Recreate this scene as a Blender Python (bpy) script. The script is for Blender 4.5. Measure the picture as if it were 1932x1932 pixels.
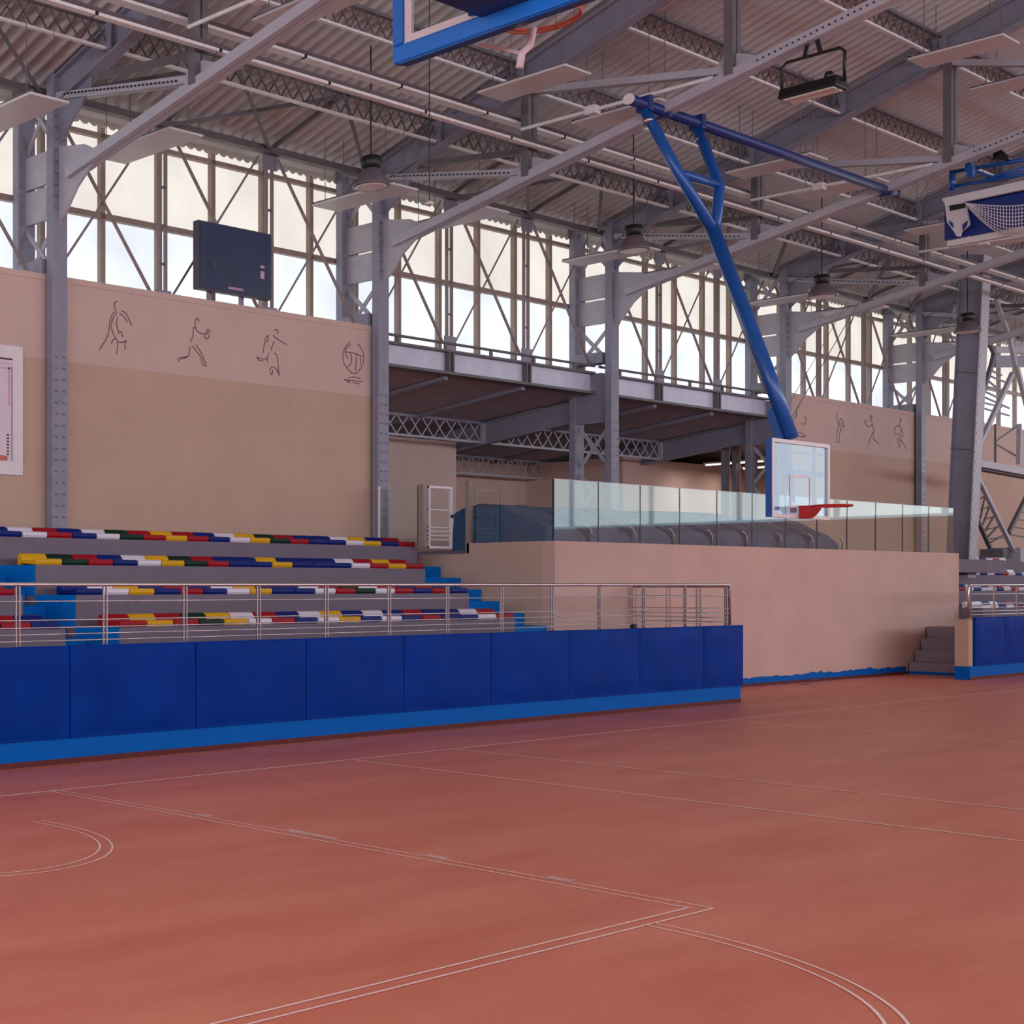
import bpy, math, random
from mathutils import Matrix, Vector
random.seed(7)
scene = bpy.context.scene
for o in list(bpy.data.objects): bpy.data.objects.remove(o, do_unlink=True)
COL = scene.collection

# ------------------------------------------------------------------ camera
# X runs along the hall (receding to the right), Y points at the glazed side wall, Z up; units are metres
V1, V2, YH, TN, EYE = 3785.0, -2025.0, 1106.0, 1.45, 1.88
SN, CS = TN / math.sqrt(1 + TN * TN), 1 / math.sqrt(1 + TN * TN)
_b = (V1 - V2) / (1 + TN * TN)
CXP, FPX = V2 + _b, math.sqrt(_b * (V1 - V2 - _b))
cam = bpy.data.cameras.new('camera')
cam.sensor_fit = 'HORIZONTAL'; cam.sensor_width = 36.0
cam.lens = FPX / 1932 * 36
cam.shift_x = (966 - CXP) / 1932
cam.shift_y = (YH - 966) / 1932
cam.clip_end = 300
camo = bpy.data.objects.new('camera', cam); COL.objects.link(camo)
camo.location = (0, 0, EYE)
camo.rotation_euler = (math.pi / 2, 0, math.atan(TN) - math.pi / 2)
scene.camera = camo

# ------------------------------------------------------------------ world, light, exposure
w = bpy.data.worlds.new('sky'); scene.world = w; w.use_nodes = True
w.node_tree.nodes['Background'].inputs[0].default_value = (0.80, 0.88, 1.0, 1)
w.node_tree.nodes['Background'].inputs[1].default_value = 1.0
vs = scene.view_settings
vs.view_transform = 'Standard'; vs.look = 'None'; vs.gamma = 1.0; vs.exposure = 0.0
vs.use_curve_mapping = False
PANE_NEAR = 0.95     # frosted panes of the wall in view
PANE_FAR = 6.8       # unseen opposite panes, glow raised to light the hall
PANE_END = 2.2       # unseen far gable panes, put in for light
PANE_BACK = 6.0      # panes added behind the camera to light the roof ribs
def area(name, loc, rot, sx, sy, power, col):
    l = bpy.data.lights.new(name, 'AREA'); l.shape = 'RECTANGLE'; l.size = sx; l.size_y = sy
    l.energy = power; l.color = col
    o = bpy.data.objects.new(name, l); COL.objects.link(o); o.location = loc; o.rotation_euler = rot
    return o
scene.cycles.max_bounces = 5
scene.cycles.diffuse_bounces = 4
scene.cycles.glossy_bounces = 2
scene.cycles.transmission_bounces = 2
scene.cycles.transparent_max_bounces = 10
scene.cycles.sample_clamp_indirect = 5.0
scene.cycles.adaptive_threshold = 0.15
scene.cycles.caustics_reflective = False
scene.cycles.caustics_refractive = False

# ------------------------------------------------------------------ materials
def srgb(r, g, b):
    f = lambda c: (c / 255 / 12.92) if c / 255 <= 0.04045 else ((c / 255 + 0.055) / 1.055) ** 2.4
    return (f(r), f(g), f(b), 1)
def mat(name, rgb, rough=0.6, metal=0.0, var=0.12, scale=3.0, bump=0.0, bscale=40.0, spec=0.5, stretch=None, coat=0.0):
    m = bpy.data.materials.new(name); m.use_nodes = True
    nt = m.node_tree; n = nt.nodes; l = nt.links
    p = n['Principled BSDF']; c = srgb(*rgb)
    p.inputs['Roughness'].default_value = rough; p.inputs['Metallic'].default_value = metal
    p.inputs['Specular IOR Level'].default_value = spec
    p.inputs['Coat Weight'].default_value = coat
    g = n.new('ShaderNodeNewGeometry')
    vec = g.outputs['Position']
    if stretch:
        mp = n.new('ShaderNodeMapping'); mp.inputs['Scale'].default_value = stretch
        l.new(vec, mp.inputs['Vector']); vec = mp.outputs['Vector']
    nz = n.new('ShaderNodeTexNoise'); nz.inputs['Scale'].default_value = scale; nz.inputs['Detail'].default_value = 6
    nz.inputs['Roughness'].default_value = 0.62
    l.new(vec, nz.inputs['Vector'])
    mr = n.new('ShaderNodeMapRange'); mr.inputs[1].default_value = 0.3; mr.inputs[2].default_value = 0.7
    mr.inputs[3].default_value = 1 - var; mr.inputs[4].default_value = 1 + var
    l.new(nz.outputs['Fac'], mr.inputs[0])
    mx = n.new('ShaderNodeMix'); mx.data_type = 'RGBA'; mx.blend_type = 'MULTIPLY'; mx.inputs[0].default_value = 1
    mx.inputs[6].default_value = c
    l.new(mr.outputs[0], mx.inputs[7]); l.new(mx.outputs[2], p.inputs['Base Color'])
    if bump:
        b2 = n.new('ShaderNodeTexNoise'); b2.inputs['Scale'].default_value = bscale; b2.inputs['Detail'].default_value = 4
        l.new(g.outputs['Position'], b2.inputs['Vector'])
        bp = n.new('ShaderNodeBump'); bp.inputs['Strength'].default_value = bump; bp.inputs['Distance'].default_value = 0.02
        l.new(b2.outputs['Fac'], bp.inputs['Height']); l.new(bp.outputs['Normal'], p.inputs['Normal'])
    return m
def emit(name, rgb, strength, var=0.05):
    m = bpy.data.materials.new(name); m.use_nodes = True
    nt = m.node_tree; n = nt.nodes; l = nt.links
    p = n['Principled BSDF']; p.inputs['Base Color'].default_value = srgb(*[c * .35 for c in rgb]); p.inputs['Roughness'].default_value = 0.5
    p.inputs['Emission Color'].default_value = srgb(*rgb); p.inputs['Emission Strength'].default_value = strength
    if not var:
        m.cycles.emission_sampling = 'FRONT_BACK'; return m
    m.cycles.emission_sampling = 'NONE'      # large and dim: found well enough by bounced rays
    g = n.new('ShaderNodeNewGeometry'); nz = n.new('ShaderNodeTexNoise'); nz.inputs['Scale'].default_value = 0.9
    nz.inputs['Detail'].default_value = 5; l.new(g.outputs['Position'], nz.inputs['Vector'])
    mr = n.new('ShaderNodeMapRange'); mr.inputs[1].default_value = 0.3; mr.inputs[2].default_value = 0.7
    mr.inputs[3].default_value = strength * (1 - var); mr.inputs[4].default_value = strength * (1 + var)
    l.new(nz.outputs['Fac'], mr.inputs[0])
    l.new(mr.outputs[0], p.inputs['Emission Strength'])
    return m
def glassmat(name, tint, refl, body=0.0, bodycol=(200, 220, 230)):
    m = bpy.data.materials.new(name); m.use_nodes = True
    nt = m.node_tree; n = nt.nodes; l = nt.links
    out = n['Material Output']; n.remove(n['Principled BSDF'])
    tr = n.new('ShaderNodeBsdfTransparent'); tr.inputs[0].default_value = (*tint, 1)
    gl = n.new('ShaderNodeBsdfGlossy'); gl.inputs['Roughness'].default_value = 0.02; gl.inputs[0].default_value = (0.9, 1.0, 0.97, 1)
    fr = n.new('ShaderNodeFresnel'); fr.inputs[0].default_value = 1.5
    ma = n.new('ShaderNodeMath'); ma.operation = 'MULTIPLY_ADD'; ma.inputs[1].default_value = refl; ma.inputs[2].default_value = 0.02
    l.new(fr.outputs[0], ma.inputs[0])
    ge = n.new('ShaderNodeNewGeometry'); inv = n.new('ShaderNodeMath'); inv.operation = 'SUBTRACT'; inv.inputs[0].default_value = 1.0
    l.new(ge.outputs['Backfacing'], inv.inputs[1])
    mu = n.new('ShaderNodeMath'); mu.operation = 'MULTIPLY'; l.new(ma.outputs[0], mu.inputs[0]); l.new(inv.outputs[0], mu.inputs[1])
    s = n.new('ShaderNodeMixShader'); l.new(mu.outputs[0], s.inputs[0]); l.new(tr.outputs[0], s.inputs[1]); l.new(gl.outputs[0], s.inputs[2])
    last = s
    if body:
        d = n.new('ShaderNodeBsdfDiffuse'); d.inputs[0].default_value = srgb(*bodycol)
        s2 = n.new('ShaderNodeMixShader'); s2.inputs[0].default_value = body
        l.new(s.outputs[0], s2.inputs[1]); l.new(d.outputs[0], s2.inputs[2]); last = s2
    l.new(last.outputs[0], out.inputs['Surface'])
    return m
M = dict(
    floor=None,
    line=mat('floor_paint', (255, 226, 216), 0.6, var=0.1, scale=14),
    wall=mat('beige_plaster', (195, 165, 145), 0.85, var=0.05, scale=1.2, bump=0.15, bscale=60),
    band=mat('pale_plaster', (206, 179, 167), 0.85, var=0.04, scale=1.4, bump=0.12, bscale=60),
    mezz=mat('pink_plaster', (211, 175, 161), 0.8, var=0.06, scale=1.3, bump=0.25, bscale=9),
    steel=mat('grey_painted_steel', (136, 135, 150), 0.5, var=0.10, scale=5),
    steel_l=mat('pale_painted_steel', (176, 174, 182), 0.5, var=0.08, scale=5),
    steel_d=mat('brown_grey_steel', (104, 99, 103), 0.55, var=0.15, scale=5),
    lace=mat('dark_lacing_steel', (92, 82, 86), 0.6, var=0.12, scale=5),
    brace=mat('brown_brace_steel', (138, 122, 120), 0.55, var=0.12, scale=5),
    girder=mat('glossy_pale_steel', (206, 210, 226), 0.3, var=0.10, scale=3),
    frame=mat('window_frame_steel', (150, 132, 120), 0.55, var=0.1, scale=6),
    roof=mat('corrugated_sheet', (194, 191, 191), 0.5, var=0.05, scale=2.5),
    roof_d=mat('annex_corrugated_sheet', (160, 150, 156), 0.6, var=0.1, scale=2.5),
    flash=mat('eave_flashing', (205, 198, 188), 0.7, var=0.06),
    pad=mat('blue_vinyl', (0, 52, 142), 0.55, var=0.14, scale=2.2, bump=0.12, bscale=3.5, spec=0.06),
    blue=mat('blue_wall_paint', (0, 98, 186), 0.65, var=0.08, scale=4, spec=0.1),
    step=mat('blue_step_paint', (0, 112, 196), 0.65, var=0.06, scale=4, spec=0.1),
    redbase=mat('dark_red_skirting', (92, 26, 24), 0.7, var=0.25, scale=8),
    tier=mat('grey_concrete', (120, 109, 122), 0.8, var=0.06, scale=4, bump=0.2, bscale=30),
    stair=mat('grey_stair_concrete', (146, 134, 142), 0.8, var=0.06, scale=4),
    chrome=mat('stainless_steel', (205, 198, 200), 0.22, metal=0.9, var=0.06, scale=20),
    white=mat('white_paint', (226, 218, 218), 0.45, var=0.05, scale=6),
    tray=mat('white_tray', (226, 226, 224), 0.5, var=0.10, scale=12),
    panel=mat('white_panel', (210, 208, 208), 0.45, var=0.03, scale=3),
    hoop=mat('blue_hoop_steel', (10, 82, 158), 0.32, var=0.08, scale=6, coat=0.2),
    hoop_d=mat('navy_hoop_steel', (22, 46, 112), 0.4, var=0.08, scale=6),
    navy=mat('navy_panel', (14, 40, 120), 0.4, var=0.06, scale=5),
    padb=mat('bright_blue_padding', (14, 112, 206), 0.4, var=0.05, scale=5),
    rim=mat('red_rim_paint', (190, 30, 20), 0.4, var=0.1, scale=20),
    rimo=mat('orange_rim_paint', (196, 88, 58), 0.4, var=0.15, scale=30),
    black=mat('black_plastic', (14, 13, 16), 0.45, var=0.1),
    dome=mat('grey_lamp_dome', (104, 92, 98), 0.4, var=0.06, scale=6),
    screen=mat('dark_screen', (44, 58, 88), 0.3, var=0.15, scale=1.5),
    bezel=mat('dark_bezel', (70, 62, 76), 0.35, var=0.05),
    pink=mat('pale_pink', (205, 165, 185), 0.6, var=0.1, scale=30),
    ink=mat('dark_drawing_line', (98, 76, 74), 0.9, var=0.15, scale=20),
    paper=mat('white_poster', (224, 208, 216), 0.6, var=0.04, scale=3),
    gold=mat('yellow_print', (214, 176, 84), 0.6, var=0.1, scale=20),
    tarp=mat('dark_blue_cover', (40, 84, 128), 0.35, var=0.2, scale=4, bump=0.5, bscale=5),
    joint=mat('dark_joint', (52, 62, 72), 0.5, var=0.05),
    net=mat('white_cord', (214, 205, 210), 0.8, var=0.06, scale=20),
    s_y=mat('yellow_seat_plastic', (222, 168, 18), 0.5, var=0.06, spec=0.25), s_g=mat('dark_green_seat_plastic', (10, 46, 32), 0.5, var=0.06, spec=0.2),
    s_r=mat('red_seat_plastic', (160, 12, 30), 0.5, var=0.06, spec=0.2), s_b=mat('blue_seat_plastic', (4, 32, 112), 0.5, var=0.06, spec=0.2),
    s_w=mat('white_seat_plastic', (222, 214, 224), 0.35, var=0.04),
    pane=emit('warm_daylight_pane', (244, 237, 228), PANE_NEAR, 0.10),  # warm tint of the upper daylight put into the pane glow
    pane_cool=emit('cool_daylight_pane', (238, 244, 252), PANE_NEAR * 1.12, 0.12),  # cooler, brighter daylight of the lower row put into the glow
    pane_far=emit('unseen_glow_pane', (236, 240, 255), PANE_FAR, 0),
    pane_end=emit('unseen_gable_glow', (236, 244, 250), PANE_END, 0),
    tube=emit('lit_fluorescent_tube', (255, 246, 236), 2.0, 0.001),
    pane_back=emit('added_gable_glow', (240, 242, 255), PANE_BACK, 0),
    lamp=mat('unlit_lamp_lens', (236, 228, 220), 0.3, var=0.03),
    glass=glassmat('clear_glass', (0.95, 0.98, 0.97), 1.7),
    board=glassmat('backboard_glass', (0.78, 0.86, 0.95), 1.6, 0.16, (205, 216, 246)),  # pale blue diffuse body stands in for window reflections on clear glass
    boardn=glassmat('clear_backboard', (0.86, 0.92, 0.90), 1.2),
)
def floor_mat():
    m = bpy.data.materials.new('red_sports_floor'); m.use_nodes = True
    nt = m.node_tree; n = nt.nodes; l = nt.links; p = n['Principled BSDF']
    g = n.new('ShaderNodeNewGeometry')
    mp = n.new('ShaderNodeMapping'); mp.inputs['Rotation'].default_value = (0, 0, 0.5); mp.inputs['Scale'].default_value = (0.35, 1.5, 1)
    l.new(g.outputs['Position'], mp.inputs['Vector'])
    a = n.new('ShaderNodeTexNoise'); a.inputs['Scale'].default_value = 1.0; a.inputs['Detail'].default_value = 9; a.inputs['Roughness'].default_value = 0.66
    l.new(mp.outputs['Vector'], a.inputs['Vector'])
    f = n.new('ShaderNodeTexNoise'); f.inputs['Scale'].default_value = 60; f.inputs['Detail'].default_value = 4
    l.new(g.outputs['Position'], f.inputs['Vector'])
    ad = n.new('ShaderNodeMath'); ad.operation = 'MULTIPLY_ADD'; ad.inputs[1].default_value = 0.25
    l.new(f.outputs['Fac'], ad.inputs[0]); l.new(a.outputs['Fac'], ad.inputs[2])
    r = n.new('ShaderNodeValToRGB'); e = r.color_ramp.elements
    e[0].position = 0.38; e[0].color = srgb(206, 106, 76)
    e[1].position = 0.86; e[1].color = srgb(230, 142, 112)
    l.new(ad.outputs[0], r.inputs[0]); l.new(r.outputs[0], p.inputs['Base Color'])
    p.inputs['Roughness'].default_value = 0.42; p.inputs['Specular IOR Level'].default_value = 0.4
    bp = n.new('ShaderNodeBump'); bp.inputs['Strength'].default_value = 0.12; bp.inputs['Distance'].default_value = 0.01
    l.new(f.outputs['Fac'], bp.inputs['Height']); l.new(bp.outputs['Normal'], p.inputs['Normal'])
    return m
M['floor'] = floor_mat()

# ------------------------------------------------------------------ helpers
def gY(x, y, Y): return Vector((Y * TN * (x - V2) / (V1 - x), Y, EYE + (YH - y) * Y / (CS * (V1 - x))))
def proj(X, Y, Z):
    u = X / (TN * Y); x = (u * V1 + V2) / (1 + u)
    return x, YH - (Z - EYE) * CS * (V1 - x) / Y
def seen(pts, m=40):
    q = [proj(*p) for p in pts if p[1] > 0.5]
    if not q: return False
    xs = [a for a, _ in q]; ys = [b for _, b in q]
    return max(xs) > -m and min(xs) < 1932 + m and max(ys) > -m and min(ys) < 1932 + m
def props(o, label=None, cat=None, group=None, kind=None):
    for k, v in (('label', label), ('category', cat), ('group', group), ('kind', kind)):
        if v: o[k] = v
    return o
def thing(name, label, cat, loc, group=None):
    o = bpy.data.objects.new(name, None); COL.objects.link(o); o.location = loc
    o.empty_display_size = 0.1
    return props(o, label, cat, group)
def link(name, me, parent=None):
    o = bpy.data.objects.new(name, me); COL.objects.link(o)
    if parent: o.parent = parent
    return o
class MB:
    def __init__(s): s.v = []; s.f = []
    def add(s, vs, fs):
        k = len(s.v); s.v += [tuple(p) for p in vs]; s.f += [tuple(i + k for i in f) for f in fs]; return s
    def box(s, x0, x1, y0, y1, z0, z1):
        return s.add([(x, y, z) for x in (x0, x1) for y in (y0, y1) for z in (z0, z1)],
                     [(0, 1, 3, 2), (4, 6, 7, 5), (0, 4, 5, 1), (2, 3, 7, 6), (0, 2, 6, 4), (1, 5, 7, 3)])
    def prism(s, poly, axis, a, b):
        """poly: 2D points; axis 'x': poly is (y,z); 'y': (x,z); 'z': (x,y)"""
        mk = {'x': lambda t, p: (t, p[0], p[1]), 'y': lambda t, p: (p[0], t, p[1]), 'z': lambda t, p: (p[0], p[1], t)}[axis]
        n = len(poly); k = len(s.v)
        s.v += [mk(a, p) for p in poly] + [mk(b, p) for p in poly]
        s.f += [tuple(k + i for i in range(n)), tuple(k + n + i for i in reversed(range(n)))]
        s.f += [(k + i, k + (i + 1) % n, k + n + (i + 1) % n, k + n + i) for i in range(n)]
        return s
    def tube(s, pts, r, n=8, closed=False):
        pts = [Vector(p) for p in pts]; k = len(s.v); m = len(pts)
        a = None
        for i, p in enumerate(pts):
            d = (pts[(i + 1) % m] if closed or i < m - 1 else p) - (pts[i - 1] if closed or i > 0 else p)
            d.normalize(); u = Vector((0, 0, 1)) if abs(d.z) < 0.9 else Vector((0, 1, 0))
            a = d.cross(u).normalized() if a is None else (a - d * a.dot(d)).normalized()
            b = a.cross(d)
            rr = r[i] if isinstance(r, (list, tuple)) else r
            s.v += [tuple(p + a * (math.cos(t) * rr) + b * (math.sin(t) * rr)) for t in [2 * math.pi * j / n for j in range(n)]]
        for i in range(m if closed else m - 1):
            i2 = (i + 1) % m
            s.f += [(k + i * n + j, k + i * n + (j + 1) % n, k + i2 * n + (j + 1) % n, k + i2 * n + j) for j in range(n)]
        if not closed: s.f += [tuple(k + j for j in reversed(range(n))), tuple(k + (m - 1) * n + j for j in range(n))]
        return s
    def lathe(s, prof, c, n=20):
        k = len(s.v); m = len(prof)
        for r, z in prof:
            s.v += [(c[0] + r * math.cos(2 * math.pi * j / n), c[1] + r * math.sin(2 * math.pi * j / n), c[2] + z) for j in range(n)]
        for i in range(m - 1):
            s.f += [(k + i * n + j, k + i * n + (j + 1) % n, k + (i + 1) * n + (j + 1) % n, k + (i + 1) * n + j) for j in range(n)]
        s.f += [tuple(k + j for j in reversed(range(n))), tuple(k + (m - 1) * n + j for j in range(n))]
        return s
    def mesh(s, name, mt, origin=(0, 0, 0), smooth=False):
        me = bpy.data.meshes.new(name); ox, oy, oz = origin
        me.from_pydata([(x - ox, y - oy, z - oz) for x, y, z in s.v], [], s.f)
        me.materials.append(mt)
        import bmesh
        bm = bmesh.new(); bm.from_mesh(me); bmesh.ops.recalc_face_normals(bm, faces=bm.faces); bm.to_mesh(me); bm.free()
        if smooth: me.polygons.foreach_set('use_smooth', [True] * len(me.polygons))
        me.update(); return me
    def build(s, name, mt, parent=None, smooth=False, bevel=0.0, seg=2):
        """a part under parent (mesh in the parent's frame), or with parent None a mesh of its own at its base"""
        if parent is None:
            xs, ys, zs = zip(*s.v)
            org = ((min(xs) + max(xs)) / 2, (min(ys) + max(ys)) / 2, min(zs))
            o = link(name, s.mesh(name, mt, org, smooth)); o.location = org; ORG[o.name] = org
        else:
            org = ORG.get(parent.name, tuple(parent.location))
            o = link(name, s.mesh(name, mt, org, smooth), parent); ORG[o.name] = org
        if bevel:
            b = o.modifiers.new('edge', 'BEVEL'); b.width = bevel; b.segments = seg; b.limit_method = 'ANGLE'
        return o
ORG = {}
def bx(x0, x1, y0, y1, z0, z1): return MB().box(x0, x1, y0, y1, z0, z1)
_prof = {}
def profile(kind, mt):
    if (kind, mt.name) in _prof: return _prof[kind, mt.name]
    if kind == 'box': poly = [(-.5, -.5), (.5, -.5), (.5, .5), (-.5, .5)]
    elif kind == 'tube': poly = [(.5 * math.cos(i * math.pi / 5), .5 * math.sin(i * math.pi / 5)) for i in range(10)]
    elif kind == 'L': poly = [(-.5, -.5), (.5, -.5), (.5, -.36), (-.36, -.36), (-.36, .5), (-.5, .5)]
    elif kind == 'I': poly = [(-.5, -.5), (.5, -.5), (.5, -.42), (.08, -.42), (.08, .42), (.5, .42), (.5, .5), (-.5, .5), (-.5, .42), (-.08, .42), (-.08, -.42), (-.5, -.42)]
    elif kind == 'U': poly = [(-.5, -.5), (.5, -.5), (.5, .5), (.42, .5), (.42, -.38), (-.42, -.38), (-.42, .5), (-.5, .5)]
    me = MB().prism(poly, 'x', 0, 1).mesh('section_' + kind, mt, smooth=False)
    if kind == 'tube': me.polygons.foreach_set('use_smooth', [True] * len(me.polygons))
    _prof[kind, mt.name] = me
    return me
def beam(name, kind, p, q, wd, ht, mt, parent, up=(0, 0, 1)):
    p, q = Vector(p), Vector(q); d = q - p; L = d.length; d.normalize(); up = Vector(up)
    if abs(d.dot(up)) > 0.98: up = Vector((0, 1, 0)) if abs(d.y) < 0.9 else Vector((1, 0, 0))
    y = up.cross(d).normalized(); z = d.cross(y)
    R = Matrix((d, y, z)).transposed().to_4x4()
    o = link(name, profile(kind, mt), parent)
    base = Vector(ORG.get(parent.name, parent.location)) if parent else Vector((0, 0, 0))
    o.matrix_basis = Matrix.Translation(p - base) @ R @ Matrix.Diagonal((L, wd, ht, 1))
    return o
NUM = ['first', 'second', 'third', 'fourth', 'fifth', 'sixth', 'seventh', 'eighth', 'ninth', 'tenth', 'eleventh', 'twelfth', 'thirteenth', 'fourteenth',
       'fifteenth', 'sixteenth', 'seventeenth', 'eighteenth', 'nineteenth', 'twentieth', 'twenty-first', 'twenty-second']
def S(o): o['kind'] = 'structure'; return o

# ------------------------------------------------------------------ main dimensions
FR = [13.46, 20.76, 28.06, 35.36, 42.66, 49.96]      # the column frames in view
BAY = 7.3
zroof = lambda Y: 9.15 + 0.33 * (16.4 - Y)
zchord = lambda Y: 7.7 + 0.22 * (16.0 - Y)
YW, WTOP, WBAND = 16.12, 6.40, 5.17
BAYS = [6.16] + FR[:5]                               # left end of each bay in view

# ------------------------------------------------------------------ floor and court lines
S(bx(-14, 60, -17, 24, -0.2, 0).build('floor', M['floor']))
floor = bpy.data.objects['floor']
def strip(name, pts, wd=0.02, z=0.003):
    """a thin painted line along ground points"""
    m = MB(); pts = [Vector((x, y, 0)) for x, y in pts]; vs = []
    for i, p in enumerate(pts):
        d = (pts[min(i + 1, len(pts) - 1)] - pts[max(i - 1, 0)]).normalized(); n = Vector((-d.y, d.x, 0)) * wd / 2
        vs += [tuple(p + n + Vector((0, 0, z))), tuple(p - n + Vector((0, 0, z)))]
    m.add(vs, [(2 * i, 2 * i + 1, 2 * i + 3, 2 * i + 2) for i in range(len(pts) - 1)])
    return m.build(name, M['line'], floor)
BL, FT, CC = 10.18, 4.28, 6.08                        # base line, free-throw line, court centre
strip('court_line', [(-12, BL), (50, BL)], 0.03)
for x in (8.47, 8.58): strip('lane_line', [(x, BL), (x, FT + (0 if x > 8.5 else 0.09))], 0.016)
for y in (FT, FT + 0.09): strip('free_throw_line', [(-6, y), (8.58 if y == FT else 8.47, y)], 0.015)
def arc(cx, cy, r, a0, a1, n=48): return [(cx + r * math.cos(math.radians(a0 + (a1 - a0) * i / n)), cy + r * math.sin(math.radians(a0 + (a1 - a0) * i / n))) for i in range(n + 1)]
for r in (1.76, 1.85): strip('free_throw_circle', arc(CC, FT, r, -180, 0), 0.016)
for r in (1.19, 1.28): strip('no_charge_arc', [(CC - r, 8.95)] + arc(CC, 8.6, r, -180, 0) + [(CC + r, 8.95)], 0.014)
for y0, y1 in ((8.34, 8.44), (7.06, 7.50), (6.12, 6.26), (5.20, 5.34)):
    for k in range(3): strip('lane_mark', [(8.59 + 0.03 * k, y0), (8.59 + 0.03 * k, y1)], 0.016)
    strip('lane_mark', [(8.58, y0), (8.68, y0)], 0.016); strip('lane_mark', [(8.58, y1), (8.68, y1)], 0.016)
for X in (12.71, 14.5, 20.75): strip('cross_line', [(X, BL), (X, -6)], 0.03)
strip('far_court_line', [(9.4, -6), (9.4, 2.2)], 0.01)

# ------------------------------------------------------------------ roof of corrugated sheet
def corrugated(name, x0, x1, za, y0, y1, mt, pitch=0.25, amp=0.075, steps=8, parent=None, ny=14):
    m = MB(); n = int((x1 - x0) / pitch * steps); vs = []
    for i in range(n + 1):
        x = x0 + (x1 - x0) * i / n; c = math.cos(2 * math.pi * (x - x0) / pitch); d = amp * math.copysign(abs(c) ** 0.6, c)
        for k in range(ny + 1):
            y = y0 + (y1 - y0) * k / ny; vs.append((x, y, za(y) + d + amp))
    q = ny + 1
    m.add(vs, [(q * i + k, q * i + k + 1, q * (i + 1) + k + 1, q * (i + 1) + k) for i in range(n) for k in range(ny)])
    return m.build(name, mt, parent, smooth=True)
S(corrugated('ceiling', -14, 60, zroof, 16.42, 0, M['roof']))
S(bx(-14, 60, 16.4, 17.2, 9.46, 9.5).build('ceiling_light_block', M['flash']))  # plate added over the eave gap to block light from the sky
S(corrugated('ceiling_far', -14, 60, lambda y: zroof(-y), 0, -17.15, M['roof']))

# ------------------------------------------------------------------ walls around (behind the camera, gable ends): low wall and unseen glowing panes that light the hall
def lit_wall(name, axis, c, a0, a1, zb, zt, mt, n):
    t = bx(*( (a0, a1, c - .1, c + .1) if axis == 'x' else (c - .1, c + .1, a0, a1) ), 0, zb).build(name, M['wall']); S(t)
    for i in range(n):
        s, e = a0 + (a1 - a0) * (i + .03) / n, a0 + (a1 - a0) * (i + .97) / n
        q = [(s, c), (e, c)] if axis == 'x' else [(c, s), (c, e)]
        MB().add([(*q[0], zb + .1), (*q[1], zb + .1), (*q[1], zt), (*q[0], zt)], [(0, 1, 2, 3)]).build('pane', mt, t)
    return t
lit_wall('wall_opposite', 'x', -16.6, -13, 59, 5.0, 9.0, M['pane_far'], 12)
lit_wall('wall_gable_near', 'y', -13, -16, 16, 3.6, 8.8, M['pane_back'], 6)
lit_wall('wall_gable_far', 'y', 59.5, -16, 16, 4.4, 8.8, M['pane_end'], 9)

# ------------------------------------------------------------------ side wall with mural band, by bays
def wall_piece(name, x0, x1, z0):
    t = S(bx(x0, x1, YW, YW + 0.18, z0, WBAND).build(name, M['wall']))
    bx(x0, x1, YW, YW + 0.18, WBAND, WTOP - 0.09).build('mural_band', M['band'], t)
    bx(x0, x1, YW - 0.012, YW + 0.2, WTOP - 0.09, WTOP).build('coping', M['band'], t)
    return t
wall_l = wall_piece('wall_left', -13, 20.70, 0)
wall_r = wall_piece('wall_right', 35.45, 60, 0)
def drawing(px, parent, ox, oy, sc, name, label, wd=0.013):
    """line figure painted on the plaster"""
    m = MB()
    for pl in px:
        pts = [gY(ox + a / sc, oy + b / sc, YW - 0.006) for a, b in pl]
        sm = []
        for i in range(len(pts) - 1):      # smooth the stroke
            p0, p1, p2, p3 = pts[max(i - 1, 0)], pts[i], pts[i + 1], pts[min(i + 2, len(pts) - 1)]
            for k in range(4):
                t = k / 4
                sm.append(0.5 * (2 * p1 + (p2 - p0) * t + (2 * p0 - 5 * p1 + 4 * p2 - p3) * t * t + (3 * p1 - p0 - 3 * p2 + p3) * t ** 3))
        sm.append(pts[-1])
        vs = []
        for i, p in enumerate(sm):
            d = sm[min(i + 1, len(sm) - 1)] - sm[max(i - 1, 0)]
            if d.length < 1e-6: d = Vector((1, 0, 0))
            d.normalize(); n = Vector((-d.z, 0, d.x)) * wd / 2
            vs += [tuple(p + n), tuple(p - n)]
        m.add(vs, [(2 * i, 2 * i + 1, 2 * i + 3, 2 * i + 2) for i in range(len(sm) - 1)])
    o = m.build(name, M['ink'], parent); o['label'] = label; return o
A = (160, 560, 7.43)
drawing([[(465, 68), (430, 70), (418, 120), (440, 200)], [(425, 205), (385, 250), (350, 370), (325, 540), (205, 745)], [(450, 215), (400, 300), (375, 400), (400, 520), (460, 620), (460, 700), (445, 805)],
         [(465, 275), (445, 370), (465, 450), (480, 520)], [(480, 230), (540, 265), (600, 355)], [(510, 195), (570, 225), (620, 310), (660, 405)], [(490, 485), (515, 500), (535, 565)],
         [(430, 585), (395, 605), (372, 658)], [(462, 628), (530, 640), (560, 620), (590, 622), (565, 640), (570, 740)]], wall_l, *A, 'mural_drawing', 'line drawing of a bending gymnast')
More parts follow.
